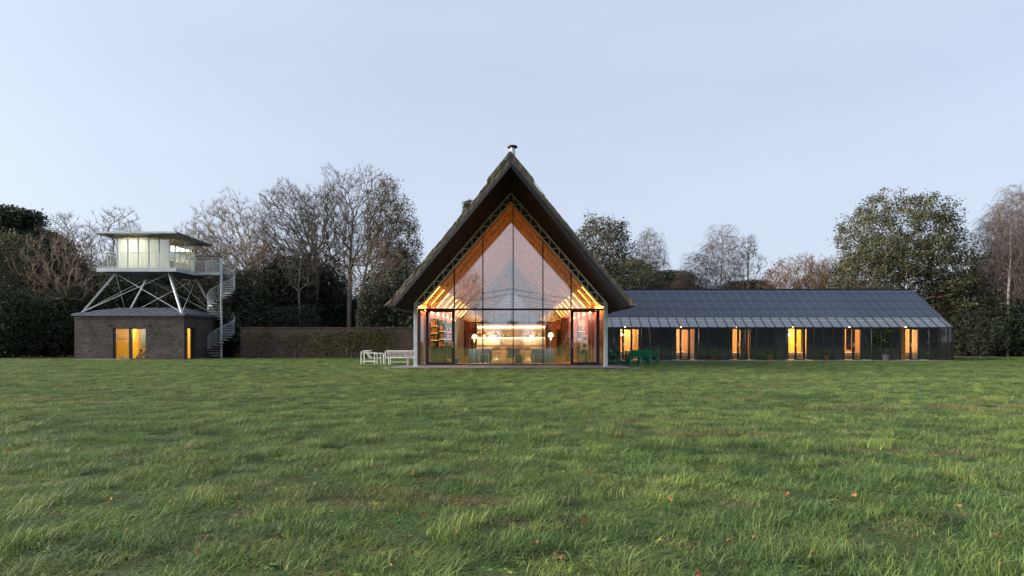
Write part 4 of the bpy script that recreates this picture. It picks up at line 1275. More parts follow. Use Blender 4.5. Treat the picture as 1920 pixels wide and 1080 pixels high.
# cabin
CX0, CX1, CY0, CY1, CZ = -28.66, -24.87, 42.6, 46.0, 8.80
MB().box(CX0, CX1, CY0, CY1, PZT - .019, PZT + .03).build('cabin_floor', 'pale_wood', tw)
for i in range(6):
    x = CX0 + (CX1 - CX0) * i / 5
    MB().box(x - .028, x + .028, CY0 - .03, CY0 + .05, PZT + .031, CZ).build('mullion', 'galvanised', tw)
    MB().box(x - .028, x + .028, CY1 - .05, CY1 + .03, PZT + .031, CZ).build('mullion', 'galvanised', tw)
    if i < 5:
        x2 = CX0 + (CX1 - CX0) * (i + 1) / 5
        MB().box(x + .03, x2 - .03, CY0, CY0 + .02, PZT + .032, CZ - .02).build('pane', 'cabin_glass', tw)
        MB().box(x + .03, x2 - .03, CY1 - .02, CY1, PZT + .032, CZ - .02).build('pane', 'cabin_glass', tw)
        MB().box(x + .003, x2 - .003, CY0 + .10, CY0 + .115, PZT + .04, CZ - .01).build('bright_backing', 'pale_translucent', tw)  # sheet added behind the glass to imitate its bright sky reflection
for i in range(1, 6):
    y = CY0 + (CY1 - CY0) * i / 5
    for s, x in ((1, CX1), (-1, CX0)):
        if i < 5: MB().box(x - .028, x + .028, y - .028, y + .028, PZT + .031, CZ - .001).build('mullion', 'galvanised', tw)
        y1 = CY0 + (CY1 - CY0) * (i - 1) / 5
        xx = x - .01 - .01 * s
        MB().box(xx, xx + .02, y1 + .052, y - .052, PZT + .032, CZ - .02).build('pane', 'cabin_glass', tw)
        if i > 1: MB().box(x - s * .10 - .008, x - s * .10 + .008, y1 + .04, y - .04, PZT + .04, PZT + 1.15).build('frosted_screen', 'pale_translucent', tw)
MB().box(CX0 + .02, CX1 - .02, CY0 + .02, CY1 - .02, CZ + .005, CZ + .04).build('cabin_ceiling', 'ply', tw)
MB().box(CX0 + .3, CX1 - 1.9, 43.0, 45.6, CZ - .05, CZ - .01).build('ceiling_light', 'cabin_light', tw)
# low furniture glimpsed through the side panes
st = thing('desk', 'dark desk inside the lookout cabin by the side panes', 'desk', (-25.4, 44.5, PZT + .03))
MB().box(-25.8, -25.05, 43.3, 45.2, PZT + .70, PZT + .74).build('desk_top', 'dark_wood', st)
for y in (43.35, 45.12):
    MB().box(-25.75, -25.1, y, y + .05, PZT + .031, PZT + .699).build('leg', 'dark_wood', st)
# flying roof, thin, tilted up to the front
def rz(y): return 8.99 - .026 * (y - 41.3)
RX0_, RX1_, RYF, RYB = -29.36, -23.62, 41.3, 46.4
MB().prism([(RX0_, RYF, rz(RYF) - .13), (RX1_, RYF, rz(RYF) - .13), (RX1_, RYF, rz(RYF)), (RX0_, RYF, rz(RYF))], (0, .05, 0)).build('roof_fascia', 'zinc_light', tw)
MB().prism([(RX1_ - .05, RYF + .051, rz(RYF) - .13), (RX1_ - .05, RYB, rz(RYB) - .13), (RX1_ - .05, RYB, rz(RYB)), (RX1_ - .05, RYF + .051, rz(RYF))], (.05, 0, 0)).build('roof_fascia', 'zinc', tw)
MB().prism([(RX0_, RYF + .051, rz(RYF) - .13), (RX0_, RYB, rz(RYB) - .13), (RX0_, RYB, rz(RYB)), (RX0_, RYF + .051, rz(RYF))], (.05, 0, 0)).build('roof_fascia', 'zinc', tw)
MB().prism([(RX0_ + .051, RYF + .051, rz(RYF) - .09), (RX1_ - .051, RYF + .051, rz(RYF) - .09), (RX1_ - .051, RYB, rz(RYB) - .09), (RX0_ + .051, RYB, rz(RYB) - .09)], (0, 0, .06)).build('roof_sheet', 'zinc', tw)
for k in range(9):
    x = RX0_ + .25 + k * .655
    MB().prism([(x, RYF + .06, rz(RYF) - .13), (x + .05, RYF + .06, rz(RYF) - .13), (x + .05, RYB, rz(RYB) - .13), (x, RYB, rz(RYB) - .13)], (0, 0, .038)).build('rafter', 'zinc_light', tw)
# railings
def railing(p0, p1, name='balustrade', parent=tw, n=None, posts=True):
    p0, p1 = Vector(p0), Vector(p1); L = (p1 - p0).length
    q = MB(); up = Vector((0, 0, 1.08))
    q.tube([p0 + up, p1 + up], .022, 6); q.tube([p0 + Vector((0, 0, .08)), p1 + Vector((0, 0, .08))], .014, 5)
    n = n or int(L / .115)
    for k in range(n + 1):
        p = p0 + (p1 - p0) * (k / n)
        q.tube([p, p + up], .008 if k % 9 else .018, 4, cap=False)
    return tag(q.build(name, 'galvanised', parent), kind='stuff')
railing((PX0 + .05, PY0 + .05, PZT), (PX1 - .05, PY0 + .05, PZT))
railing((PX0 + .05, PY0 + .05, PZT), (PX0 + .05, PY1 - .05, PZT))
railing((PX1 - .05, PY0 + .05, PZT), (PX1 - .05, 44.2, PZT))
railing((PX1 - .05, 45.45, PZT), (PX1 - .05, PY1 - .05, PZT))
railing((PX0 + .05, PY1 - .05, PZT), (PX1 - .05, PY1 - .05, PZT))
# landing to the stair
SX, SYC = -21.95, 44.3
MB().box(PX1 + .002, SX, 44.2, 45.45, PZT - .06, PZT - .002).build('landing', 'zinc_light', tw)
MB().box(PX1 + .002, SX, 44.14, 44.198, PZT - .20, PZT).build('landing_beam', 'galvanised', tw)
MB().box(PX1 + .002, SX, 45.452, 45.51, PZT - .20, PZT).build('landing_beam', 'galvanised', tw)
railing((PX1 - .02, 44.17, PZT), (SX - .06, 44.17, PZT))
railing((PX1 - .02, 45.48, PZT), (SX + .1, 45.48, PZT))

# ================================================================== spiral staircase
stair = thing('spiral_staircase', 'galvanised spiral staircase winding from the lawn to the lookout landing', 'staircase', (SX, SYC, 0))
MB().lathe((SX, SYC, 0), [(.085, 0), (.085, 7.5), (.05, 7.53)], 14).build('centre_pole', 'galvanised', stair)
SR = .93
NT = 32
def ang(z):   # going down: left-back, back, right, front, left ... ; angle 0 = right (+x), counter-clockwise
    # right at z=5.1, then to the front (-90) and left (-180) as z falls
    return (z - 5.05) / 1.6 * math.pi
zs = [.20 + (PZT - .20) * k / NT for k in range(NT)]
tread0 = None
da = (PZT / NT) / 1.6 * math.pi
for z in zs:
    a0, a1 = ang(z) - da * .12, ang(z) + da * 1.05
    pts = []
    for a in np.linspace(a0, a1, 4): pts.append((SX + SR * math.cos(a), SYC + SR * math.sin(a), z))
    pts = [(SX + .06 * math.cos(a0), SYC + .06 * math.sin(a0), z)] + pts + [(SX + .06 * math.cos(a1), SYC + .06 * math.sin(a1), z)]
    MB().prism(pts, (0, 0, -.045)).build('tread', 'zinc_light', stair)
for half in range(2):
    zz = np.linspace(.1 if half == 0 else PZT / 2, PZT / 2 if half == 0 else PZT + .05, 60)
    q = MB()
    q.tube([(SX + SR * math.cos(ang(z)), SYC + SR * math.sin(ang(z)), z + 1.02) for z in zz], .022, 6)
    q.build('handrail', 'galvanised', stair)
    q = MB()
    zz2 = np.linspace(zz[0], zz[-1], 66)
    for z in zz2:
        q.tube([(SX + SR * math.cos(ang(z)), SYC + SR * math.sin(ang(z)), z - .02), (SX + SR * math.cos(ang(z)), SYC + SR * math.sin(ang(z)), z + 1.02)], .0085, 4, cap=False)
    tag(q.build('baluster_screen', 'galvanised', stair), kind='stuff')
# foot of the stair and red brick return with a lit doorway behind it
rb = thing('brick_pier', 'orange-red brick return wall with a lit doorway behind the spiral stair', 'wall', (-20.8, 46.0, 0))
MB().box(-21.6, -19.9, 46.15, 46.4, 0, 2.3).build('wall', 'brick_red', rb)
MB().box(-22.1, -21.95, 46.16, 46.3, 0, 2.3).build('door_jamb', 'dark_frame', rb)
MB().box(-22.0, -21.62, 46.4, 46.46, .0, 2.2).build('timber_door', 'osb', rb)

# ================================================================== garden wall
gw = thing('garden_wall', 'long low brown brick garden wall joining the stair to the thatched house', 'wall', (-12.8, 43.0, 0))
MB().box(-19.9, -4.95, 43.0, 43.28, 0, 2.20).build('wall_face', 'brick_garden', gw)
nC = 24
for k in range(nC):
    x0 = -19.95 + 15.0 * k / nC
    MB().box(x0 + .004, x0 + 15.0 / nC - .004, 42.965, 43.315, 2.203, 2.285 + .004 * ((k * 7) % 3)).build('coping_brick', 'brick_garden', gw)

# ================================================================== vegetation
def seg_tubes(P0, P1, r0, r1, n):
    d = P1 - P0; L = np.linalg.norm(d, axis=1, keepdims=True); L[L == 0] = 1e-6; d = d / L
    up = np.where(np.abs(d[:, 2:3]) < .9, np.array([[0, 0, 1.0]]), np.array([[1.0, 0, 0]]))
    s = np.cross(d, up); s /= np.linalg.norm(s, axis=1, keepdims=True); t = np.cross(s, d)
    A = P0 - d * (r0[:, None] * .25); B = P1 + d * (r1[:, None] * .25)
    V = np.empty((len(P0), 2, n, 3))
    for k in range(n):
        a = 2 * math.pi * k / n; o = s * math.cos(a) + t * math.sin(a)
        V[:, 0, k] = A + o * r0[:, None]; V[:, 1, k] = B + o * r1[:, None]
    base = (np.arange(len(P0)) * 2 * n)[:, None]
    Fq = []
    for k in range(n):
        k2 = (k + 1) % n
        Fq.append(np.concatenate([base + k, base + k2, base + n + k2, base + n + k], axis=1))
    return V.reshape(-1, 3), np.stack(Fq, 1).reshape(-1, 4)

def crown_points(r, n, c, rad, shell=.55, flat=0.0):
    """points through an ellipsoid, denser towards its skin"""
    out = []
    while len(out) < n:
        p = r.normal(size=3); p /= np.linalg.norm(p)
        f = shell + (1 - shell) * r.random() ** .6 if r.random() < .7 else r.random() ** .5
        f *= 1 + .10 * math.sin(p[0] * 7 + p[2] * 5 + c[0])
        q = p * f
        if q[2] < -.75 + flat: continue
        out.append(np.array(c) + q * np.array(rad))
    return np.array(out)

def grow(seed, trunk, pts, bal=.45, down=1.4, step=.55, wob=.022, rtip=.012, ex=2.35, keep=None):
    """joins every crown point to the nearest suitable branch, so limbs fork and thin as on a real tree"""
    r = np.random.default_rng(seed)
    cap = len(trunk) + int(len(pts) * 14)
    N = np.zeros((cap, 3)); D = np.zeros((cap, 3)); PL = np.zeros(cap); PA = -np.ones(cap, int); n = 0
    for k, p in enumerate(trunk):
        N[n] = p; PA[n] = n - 1
        if n: d = N[n] - N[n - 1]; L = np.linalg.norm(d); D[n] = d / L; PL[n] = PL[n - 1] + L
        else: D[n] = (0, 0, 1)
        n += 1
    lock = max(1, int(len(trunk) * .45)) if keep is None else keep
    c0 = np.array(trunk[min(len(trunk) - 1, lock)])
    tips = []
    for i in np.argsort(np.linalg.norm(pts - c0, axis=1)):
        p = pts[i]
        v = p - N[:n]; dist = np.linalg.norm(v, axis=1) + 1e-6
        cs = (v * D[:n]).sum(1) / dist
        cost = dist * (1 + .55 * np.clip(.45 - cs, 0, 2)) + bal * PL[:n] + down * np.clip(N[:n, 2] - p[2], 0, None)
        cost[:lock] = 1e9
        j = int(np.argmin(cost)); L = dist[j]
        k = max(2, int(math.ceil(L / step))); k = min(k, 12)
        a = N[j]; ctl = a + D[j] * L * .38 + np.array([0, 0, .05 * L])
        prev = j
        for q in range(1, k + 1):
            f = q / k
            x = (1 - f) ** 2 * a + 2 * f * (1 - f) * ctl + f * f * p
            if q < k: x = x + r.normal(0, wob * min(1, L), 3) * .6
            if n >= cap: break
            N[n] = x; PA[n] = prev; d = x - N[prev]; l = np.linalg.norm(d) + 1e-6
            D[n] = d / l; PL[n] = PL[prev] + l; prev = n; n += 1
        tips.append(prev)
    N, D, PA = N[:n], D[:n], PA[:n]
    A = np.zeros(n)
    hasch = np.zeros(n, bool)
    for i in range(n - 1, 0, -1):
        if A[i] == 0: A[i] = rtip ** ex
        A[PA[i]] += A[i]
    rad = A ** (1 / ex); rad[0] = rad[1] * 1.25 if n > 1 else rtip
    return N, D, PA, rad, np.array(tips)

def tree_meshes(name, N, D, PA, rad, tips, seed, bark, twig, cut=.045, twn=4, twl=.5, twr=.0085, droop=0.0, up=.25):
    r = np.random.default_rng(seed + 99)
    idx = np.arange(1, len(N)); pa = PA[idx]
    r1 = rad[idx]; r0 = np.minimum(rad[pa], r1 * 1.3)
    big = r1 > cut
    V, Fq = seg_tubes(N[pa][big], N[idx][big], r0[big], r1[big], 7)
    tm = mesh_np('trunk', V, Fq, bark, smooth=True)
    Vs, Fs, off = [], [], 0
    V, Fq = seg_tubes(N[pa][~big], N[idx][~big], r0[~big], r1[~big], 3); Vs.append(V); Fs.append(Fq); off += len(V)
    # fine twigs at the tips and along the thin branches
    thin = idx[(~big) & (r1 < cut * .55)]
    src = np.concatenate([np.repeat(tips, twn), r.choice(thin, min(len(thin), len(tips) * twn // 2), replace=False)]) if len(thin) else np.repeat(tips, twn)
    d = D[src] + r.normal(0, .36, (len(src), 3)); d[:, 2] += up
    d /= np.linalg.norm(d, axis=1, keepdims=True)
    L = (twl * r.uniform(.45, 1.15, len(src)))[:, None]
    A = N[src]; B = A + d * L * .5; d2 = d + r.normal(0, .18, d.shape); d2[:, 2] -= droop
    d2 /= np.linalg.norm(d2, axis=1, keepdims=True); C = B + d2 * L * .55
    o = np.ones(len(src))
    V, Fq = seg_tubes(A, B, o * twr, o * twr * .8, 3); Vs.append(V); Fs.append(Fq + off); off += len(V)
    V, Fq = seg_tubes(B, C, o * twr * .8, o * twr * .45, 3); Vs.append(V); Fs.append(Fq + off); off += len(V)
    if droop > .5:
        d3 = d2.copy(); d3[:, 2] -= 1.2; d3 /= np.linalg.norm(d3, axis=1, keepdims=True); E = C + d3 * L * r.uniform(.6, 1.6, (len(src), 1))
        V, Fq = seg_tubes(C, E, o * twr * .7, o * twr * .4, 3); Vs.append(V); Fs.append(Fq + off); off += len(V)
        C = E
    cm = mesh_np('crown', np.concatenate(Vs), np.concatenate(Fs), twig)
    return tm, cm, C

def leaf_quads(r, P, n, spread, size, asp=.55, squash=1.0):
    """n leaves round each point"""
    Q = np.repeat(P, n, axis=0) + r.normal(0, 1, (len(P) * n, 3)) * np.array([spread, spread, spread * squash])
    a = r.normal(size=Q.shape); a[:, 2] *= .7; a /= np.linalg.norm(a, axis=1, keepdims=True)
    b = np.cross(a, r.normal(size=Q.shape)); b /= np.linalg.norm(b, axis=1, keepdims=True)
    s = (size * r.uniform(.6, 1.25, len(Q)))[:, None]
    V = np.stack([Q - a * s * .5, Q + b * s * asp * .5, Q + a * s * .5, Q - b * s * asp * .5], 1).reshape(-1, 3)
    return V, np.arange(len(V)).reshape(-1, 4)

TREE_SRC = {}
def make_tree(key, tm, cm, extra=()):
    TREE_SRC[key] = [('trunk', tm), ('crown', cm)] + list(extra)
TREES = []
def plant_tree(key, name, label, x, y, rot=0.0, sc=(1, 1, 1), cat='tree', group=None):
    a = thing(name, label, cat, (x, y, 0), group)
    a.rotation_euler.z = rot; a.scale = sc if isinstance(sc, tuple) else (sc, sc, sc)
    for nm, me in TREE_SRC[key]:
        o = bpy.data.objects.new(nm, me); COL.objects.link(o); o.parent = a
    return a

def bare(key, seed, trunk, crowns, n, bark='bark_grey', twig='twig_grey', leaves=None, **kw):
    r = np.random.default_rng(seed)
    pts = np.concatenate([crown_points(r, int(n * f), c, rd, kw.get('shell', .5)) for f, c, rd in crowns])
    gk = {k: kw[k] for k in ('bal', 'down', 'step', 'wob', 'rtip', 'keep') if k in kw}
    N, D, PA, rad, tips = grow(seed, trunk, pts, **gk)
    tk = {k: kw[k] for k in ('cut', 'twn', 'twl', 'twr', 'droop', 'up') if k in kw}
    tm, cm, ends = tree_meshes(key, N, D, PA, rad, tips, seed, bark, twig, **tk)
    extra = []
    if leaves:
        mt, cnt, spread, size, frac, sel = leaves
        P = ends if sel is None else ends[sel(ends)]
        P = P[r.random(len(P)) < frac]
        V, Fq = leaf_quads(r, P, cnt, spread, size)
        extra.append(('leaves', mesh_np('leaves', V, Fq, mt)))
    make_tree(key, tm, cm, extra)

def curve(pts, k):
    """polyline through points, subdivided"""
    P = [np.array(p, float) for p in pts]; out = [P[0]]
    for a, b in zip(P, P[1:]):
        for q in range(1, k + 1): out.append(a + (b - a) * q / k)
    return out
# --- tall bare tree and its autumn-leaved neighbour behind the garden wall
YT1 = 52.0
bare('dome', 11, curve([(0, 0, 0), (.05, 0, 4.5), (.1, .1, 8.5), (.3, .2, 12.0)], 7), [(1, (.35, 0, 11.8), (4.3, 3.7, 5.1))], 1250, 'bark_pale', 'twig_grey', bal=.5, rtip=.0125, shell=.5)
plant_tree('dome', 'bare_tree', 'tallest bare tree with a domed crown and straight pale trunk behind the garden wall', PX(654, YT1), YT1)
bare('autumn', 12, curve([(0, 0, 0), (.35, 0, 4.2), (.9, .1, 7.5), (1.6, .2, 10.5)], 7), [(1, (2.7, .2, 10.4), (3.0, 2.8, 4.9)), (.35, (3.6, .2, 7.6), (2.4, 2.2, 2.6))], 700, 'bark_pale', 'twig_grey',
     leaves=('leaf_autumn', 3, .16, .17, .75, lambda e: e[:, 0] > 1.2), bal=.5, rtip=.0125)
plant_tree('autumn', 'autumn_tree', 'tree with thin brown autumn leaves on a leaning pale trunk beside the tallest bare tree', PX(668, YT1), YT1 - .3)
bare('ash', 13, curve([(0, 0, 0), (-.1, 0, 3.5), (.1, 0, 6.5), (0, .1, 9.0)], 6), [(1, (-2.6, 0, 11.4), (2.7, 2.6, 4.4)), (.8, (.8, 0, 10.8), (2.6, 2.6, 4.6))], 1200, 'bark_grey', 'twig_grey', bal=.5, rtip=.0125, keep=9)
plant_tree('ash', 'bare_tree', 'wide bare tree with twin rounded heads left of the tallest tree', PX(592, 53), 53)
bare('fan', 14, curve([(0, 0, 0), (-.3, 0, 2.5), (-1.0, 0, 5.5)], 6), [(1, (-3.2, 0, 9.7), (3.4, 3.0, 4.2))], 850, 'bark_pale', 'twig_tan', bal=.5, rtip=.0115, keep=6)
plant_tree('fan', 'bare_tree', 'fan-shaped pale bare tree between the spiral stair and the twin-headed tree', PX(505, 50), 50)
bare('thin', 15, curve([(0, 0, 0), (.1, 0, 4), (0, 0, 7), (.3, 0, 9)], 6), [(1, (.2, 0, 9.2), (2.5, 2.2, 3.4))], 330, 'bark_grey', 'twig_grey', bal=.45, rtip=.0125, shell=.6)
plant_tree('thin', 'bare_tree', 'slender bare tree rising directly behind the lookout cabin roof', PX(206, 49.5), 49.5)
plant_tree('thin', 'bare_tree', 'slender bare tree left of the lookout cabin', PX(128, 51.5), 51.5, 2.1, (1.05, 1, 1.0))
bare('grey', 16, curve([(0, 0, 0), (0, 0, 3.4), (.3, 0, 6)], 6), [(1, (0, 0, 7.0), (3.3, 3.0, 3.4))], 430, 'bark_pale', 'twig_tan', bal=.45, rtip=.0115)
plant_tree('grey', 'bare_tree', 'low spreading tan bare tree in front of the dark shrubs left of the pavilion', PX(122, 46.5), 46.5, 0, 1.0)
plant_tree('fan', 'bare_tree', 'bare tree behind the landing of the spiral stair', PX(432, 56), 56, .6, (.8, .8, .92))
plant_tree('ash', 'bare_tree', 'bare tree showing between the autumn-leaved tree and the thatch', PX(745, 60), 60, 2.2, (.62, .62, .66))
plant_tree('thin', 'bare_tree', 'bare sapling with pale stem before the shrubs behind the garden wall', PX(560, 47.5), 47.5, .5, (.7, .7, .85))
plant_tree('grey', 'bare_tree', 'low bare tree with arching limbs over the garden wall', PX(705, 47), 47, 2.6, (.8, .8, .95))
plant_tree('grey', 'bare_tree', 'bare tree with reddish haze behind the spiral stair', PX(475, 54), 54, 3.6, (.95, .95, 1.2))
# --- birches, alder right of the house
def birch(key, seed, h, lean, rx, n):
    bare(key, seed, curve([(0, 0, 0), (lean * .3, 0, h * .4), (lean * .75, 0, h * .6), (lean, .1, h * .78)], 8), [(1, (lean * .7, 0, h * .70), (rx, rx * .9, h * .30)), (.25, (lean * .5, 0, h * .5), (rx * .9, rx * .8, h * .2))], n, 'birch_bark', 'twig_birch',
         bal=.2, rtip=.0085, cut=.035, twn=4, twl=.62, twr=.008, droop=.9, up=.0, shell=.45)
birch('birch_a', 21, 12.6, .7, 2.0, 430)
birch('birch_b', 22, 11.5, -.5, 1.8, 380)
plant_tree('birch_a', 'birch_tree', 'tallest weeping birch with a white stem behind the solar roof', PX(1342, 56), 56, 0, (1, 1, .985))
plant_tree('birch_b', 'birch_tree', 'weeping birch with a forked white stem beside the tallest birch', PX(1312, 56.5), 56.5, 0, (.9, .9, .86))
plant_tree('birch_b', 'birch_tree', 'purple-brown birch next to the sparse evergreen by the thatch', PX(1216, 57), 57, 1.7, (.95, .95, 1.06))
plant_tree('birch_a', 'birch_tree', 'leaning birch at the far side of the great evergreen oak', PX(1888, 47), 47, .4, (1.0, 1.0, 1.05))
plant_tree('birch_b', 'birch_tree', 'brown-tinged birch at the wood edge past the wing', PX(1862, 52), 52, 2.5, (1.25, 1.25, 1.08))
plant_tree('birch_a', 'birch_tree', 'high birch with bare hanging twigs beyond the dark shrubs past the wing', PX(1932, 50), 50, 2.9, (1.2, 1.2, 1.18))
plant_tree('birch_b', 'birch_tree', 'small pale birch under the tallest birch', PX(1284, 60), 60, .9, (.7, .7, .75))
bare('alder', 23, curve([(0, 0, 0), (0, 0, 5), (.05, 0, 11.2)], 14), [(.5, (0, 0, 6.6), (2.3, 2.2, 1.7)), (.4, (0, 0, 8.3), (1.55, 1.5, 1.5)), (.3, (0, 0, 9.9), (.75, .75, 1.4))], 380, 'bark_grey', 'twig_grey', bal=.1, down=2.5, rtip=.011, twn=3, twl=.4, up=.4, keep=5, shell=.6)
plant_tree('alder', 'alder_tree', 'narrow conical bare tree right of the tallest birch', PX(1402, 55), 55)
plant_tree('grey', 'bare_tree', 'tan bare tree behind the middle of the solar roof', PX(1505, 60), 60, .4, (.8, .8, .98))
plant_tree('grey', 'bare_tree', 'pale bare tree against the left skirts of the great evergreen oak', PX(1575, 57), 57, 2.0, (.85, .85, .95))
plant_tree('fan', 'bare_tree', 'fan-shaped bare tree between the great oak and the dark shrubs', PX(1850, 50), 50, 2.4, (.8, .8, .72))

# --- evergreens
def evergreen(key, seed, trunk, crowns, n, leafmat, cnt, spread, size, bark='bark_grey', frac=1.0, squash=.8, **kw):
    r = np.random.default_rng(seed)
    pts = np.concatenate([crown_points(r, int(n * f), c, rd, .6) for f, c, rd in crowns])
    N, D, PA, rad, tips = grow(seed, trunk, pts, **{k: kw[k] for k in ('bal', 'down', 'step', 'wob', 'rtip', 'keep') if k in kw})
    tm, cm, ends = tree_meshes(key, N, D, PA, rad, tips, seed, bark, kw.get('twig', 'twig_tan'), twn=kw.get('twn', 2), twl=kw.get('twl', .45), droop=kw.get('droop', 0))
    P = ends[r.random(len(ends)) < frac]
    V, Fq = leaf_quads(r, P, cnt, spread, size, squash=squash)
    make_tree(key, tm, cm, [('leaves', mesh_np('leaves', V, Fq, leafmat))])
YO = 51.0
evergreen('oak', 31, curve([(0, 0, 0), (.1, 0, 2.0), (0, 0, 4.0), (.2, 0, 6.5)], 6),
          [(1, (-.4, 0, 9.8), (4.7, 4.2, 4.1)), (.45, (2.6, 0, 7.2), (4.0, 3.6, 3.3)), (.35, (-2.6, 0, 6.6), (3.2, 3.0, 2.8)), (.35, (3.6, -.5, 4.6), (3.4, 3.0, 3.2))], 900, 'leaf_olive', 23, .23, .20, 'bark_pale', bal=.22, down=.9, rtip=.013, frac=.36, keep=8)
plant_tree('oak', 'evergreen_oak', 'great spreading evergreen oak with olive foliage behind the end of the wing', PX(1692, YO), YO)
evergreen('holly_oak', 32, curve([(0, 0, 0), (0, 0, 4), (.2, 0, 8)], 6),
          [(1, (0, 0, 9.0), (2.7, 2.4, 3.6)), (.7, (.9, 0, 6.0), (3.4, 3.0, 3.0))], 640, 'leaf_olive', 13, .22, .20, bal=.25, rtip=.012, frac=.42)
plant_tree('holly_oak', 'evergreen_tree', 'sparse-topped evergreen tree rising beside the thatch over the solar roof', PX(1128, 54), 54, 0, (1, 1, 1.0))
plant_tree('holly_oak', 'evergreen_tree', 'low olive evergreen behind the ridge by the purple-brown birch', PX(1190, 52), 52, 2.0, (.9, .9, .68))
plant_tree('holly_oak', 'evergreen_tree', 'grey-green evergreen at the wood edge beneath the dark pine', PX(30, 48.5), 48.5, 1.3, (.95, .95, .80))
evergreen('pine', 33, curve([(0, 0, 0), (.1, 0, 5), (0, 0, 9), (.2, 0, 11.5)], 6),
          [(.5, (0, 0, 11.2), (1.9, 1.8, 1.5)), (.5, (1.4, 0, 9.4), (2.2, 2.0, 1.1)), (.5, (-1.5, 0, 9.0), (2.2, 2.0, 1.2)), (.4, (.4, 0, 7.2), (2.6, 2.3, 1.1))], 330, 'leaf_pine', 46, .30, .26, 'bark_dark', twig='twig_grey', bal=.2, down=.4, rtip=.014, squash=.5, keep=10, twn=1)
plant_tree('pine', 'pine_tree', 'dark rounded pine crown at the far edge of the wood left of the lookout', PX(22, 52), 52, .3, (1.15, 1.1, 1.02))
plant_tree('pine', 'pine_tree', 'pine with layered dark crown beside the edge pine', PX(72, 56), 56, 2.2, (1.0, 1.0, .93))
plant_tree('pine', 'pine_tree', 'pine tuft showing over the left slope of the thatch', PX(884, 62), 62, 1.0, (.5, .5, 1.24))
plant_tree('pine', 'pine_tree', 'low green pine above the ridge between the birches', PX(1262, 63), 63, .7, (1.1, 1.1, .68))
plant_tree('pine', 'pine_tree', 'low green pine under the conical bare tree', PX(1400, 66), 66, 3.0, (1.3, 1.2, .62))

# dense shrubs: dark evergreen understorey
def shrub(key, seed, rx, h, n, mat, size, cnt, lobes=7):
    r = np.random.default_rng(seed)
    P = []
    for k in range(lobes):
        az = r.uniform(0, 6.28); rr = r.uniform(.1, .55) * rx; zc = h * r.uniform(.25, .72); s = r.uniform(.45, .65)
        c = np.array([math.cos(az) * rr, math.sin(az) * rr * .8, zc])
        q = crown_points(r, n // lobes, c, (rx * s, rx * s * .85, min(h * .42, zc)), .75, flat=-.3)
        P.append(q)
    P = np.concatenate(P); P = P[P[:, 2] > .05]
    V, Fq = leaf_quads(r, P, cnt, .16, size)
    V[:, 2] = np.maximum(V[:, 2], .01)
    tr = curve([(0, 0, 0), (.05, 0, h * .35)], 4)
    N, D, PA, rad, tips = grow(seed, tr, P[:: max(1, len(P) // 120)], bal=.3, rtip=.012)
    idx = np.arange(1, len(N)); a, b = seg_tubes(N[PA[idx]], N[idx], np.minimum(rad[PA[idx]], rad[idx] * 1.3), rad[idx], 4)
    TREE_SRC[key] = [('stem', mesh_np('stem', a, b, 'bark_grey')), ('foliage', mesh_np('foliage', V, Fq, mat))]
shrub('dark_a', 41, 3.0, 6.6, 1900, 'leaf_dark', .21, 13)
shrub('dark_b', 42, 2.6, 5.0, 1700, 'leaf_dark', .19, 13, 6)
bare('rust', 43, curve([(0, 0, 0), (.05, 0, .9), (0, 0, 2.0)], 4), [(1, (0, 0, 2.7), (2.3, 2.1, 1.95))], 460, 'bark_pale', 'twig_tan', leaves=('leaf_rust', 4, .07, .075, .9, None), bal=.45, rtip=.006, twn=5, twl=.26, twr=.005, keep=2)
shrub('olive', 44, 2.5, 4.4, 1300, 'leaf_olive', .17, 9, 6)
rs = random.Random(12)
LBL_D = 'dense dark evergreen shrub massed under the bare trees on the pavilion side'
k = 0
for px in range(-95, 800, 34):
    for Y, sc in ((47.0 if px > 430 or px < 120 else 49.5, .86), (52.5, 1.12), (58.0, 1.32)):
        x = PX(px + rs.uniform(-14, 14), Y)
        if px < 140 and sc < 1: Y -= rs.uniform(1.0, 3.6); x = PX(px, Y)
        s = sc * rs.uniform(.82, 1.15)
        if 560 < px < 700 and sc < 1: Y = 55.0
        if 560 < px < 700 and sc > 1: Y = max(Y, 56.0)
        if px > 640 and sc > 1: s *= .82
        if rs.random() < .13 and sc > 1:
            plant_tree('olive', 'woodland_bush', 'olive-green bush among the dark evergreens on the pavilion side', x, Y - 1.2, rs.uniform(0, 6.28), s * 1.35, 'bush', 'olive bushes among the dark evergreens'); continue
        plant_tree('dark_a' if rs.random() < .6 else 'dark_b', 'evergreen_shrub', LBL_D, x, Y + rs.uniform(-.8, .8), rs.uniform(0, 6.28), (s * 1.0, s, s), 'shrub', 'dark evergreen shrubs on the pavilion side')
LBL_R = 'dense dark evergreen shrub at the wood edge past the end of the wing'
for px in range(1800, 2050, 24):
    for Y, sc in ((47.8, .72), (51.5, .85)):
        s = sc * rs.uniform(.85, 1.2)
        plant_tree('dark_b' if rs.random() < .5 else 'dark_a', 'evergreen_shrub', LBL_R, PX(px, Y) + (1.6 if px < 1830 else 0), Y + rs.uniform(-.5, .7), rs.uniform(0, 6.28), (s * .95, s * .95, s * .86), 'shrub', 'dark evergreen shrubs past the wing')
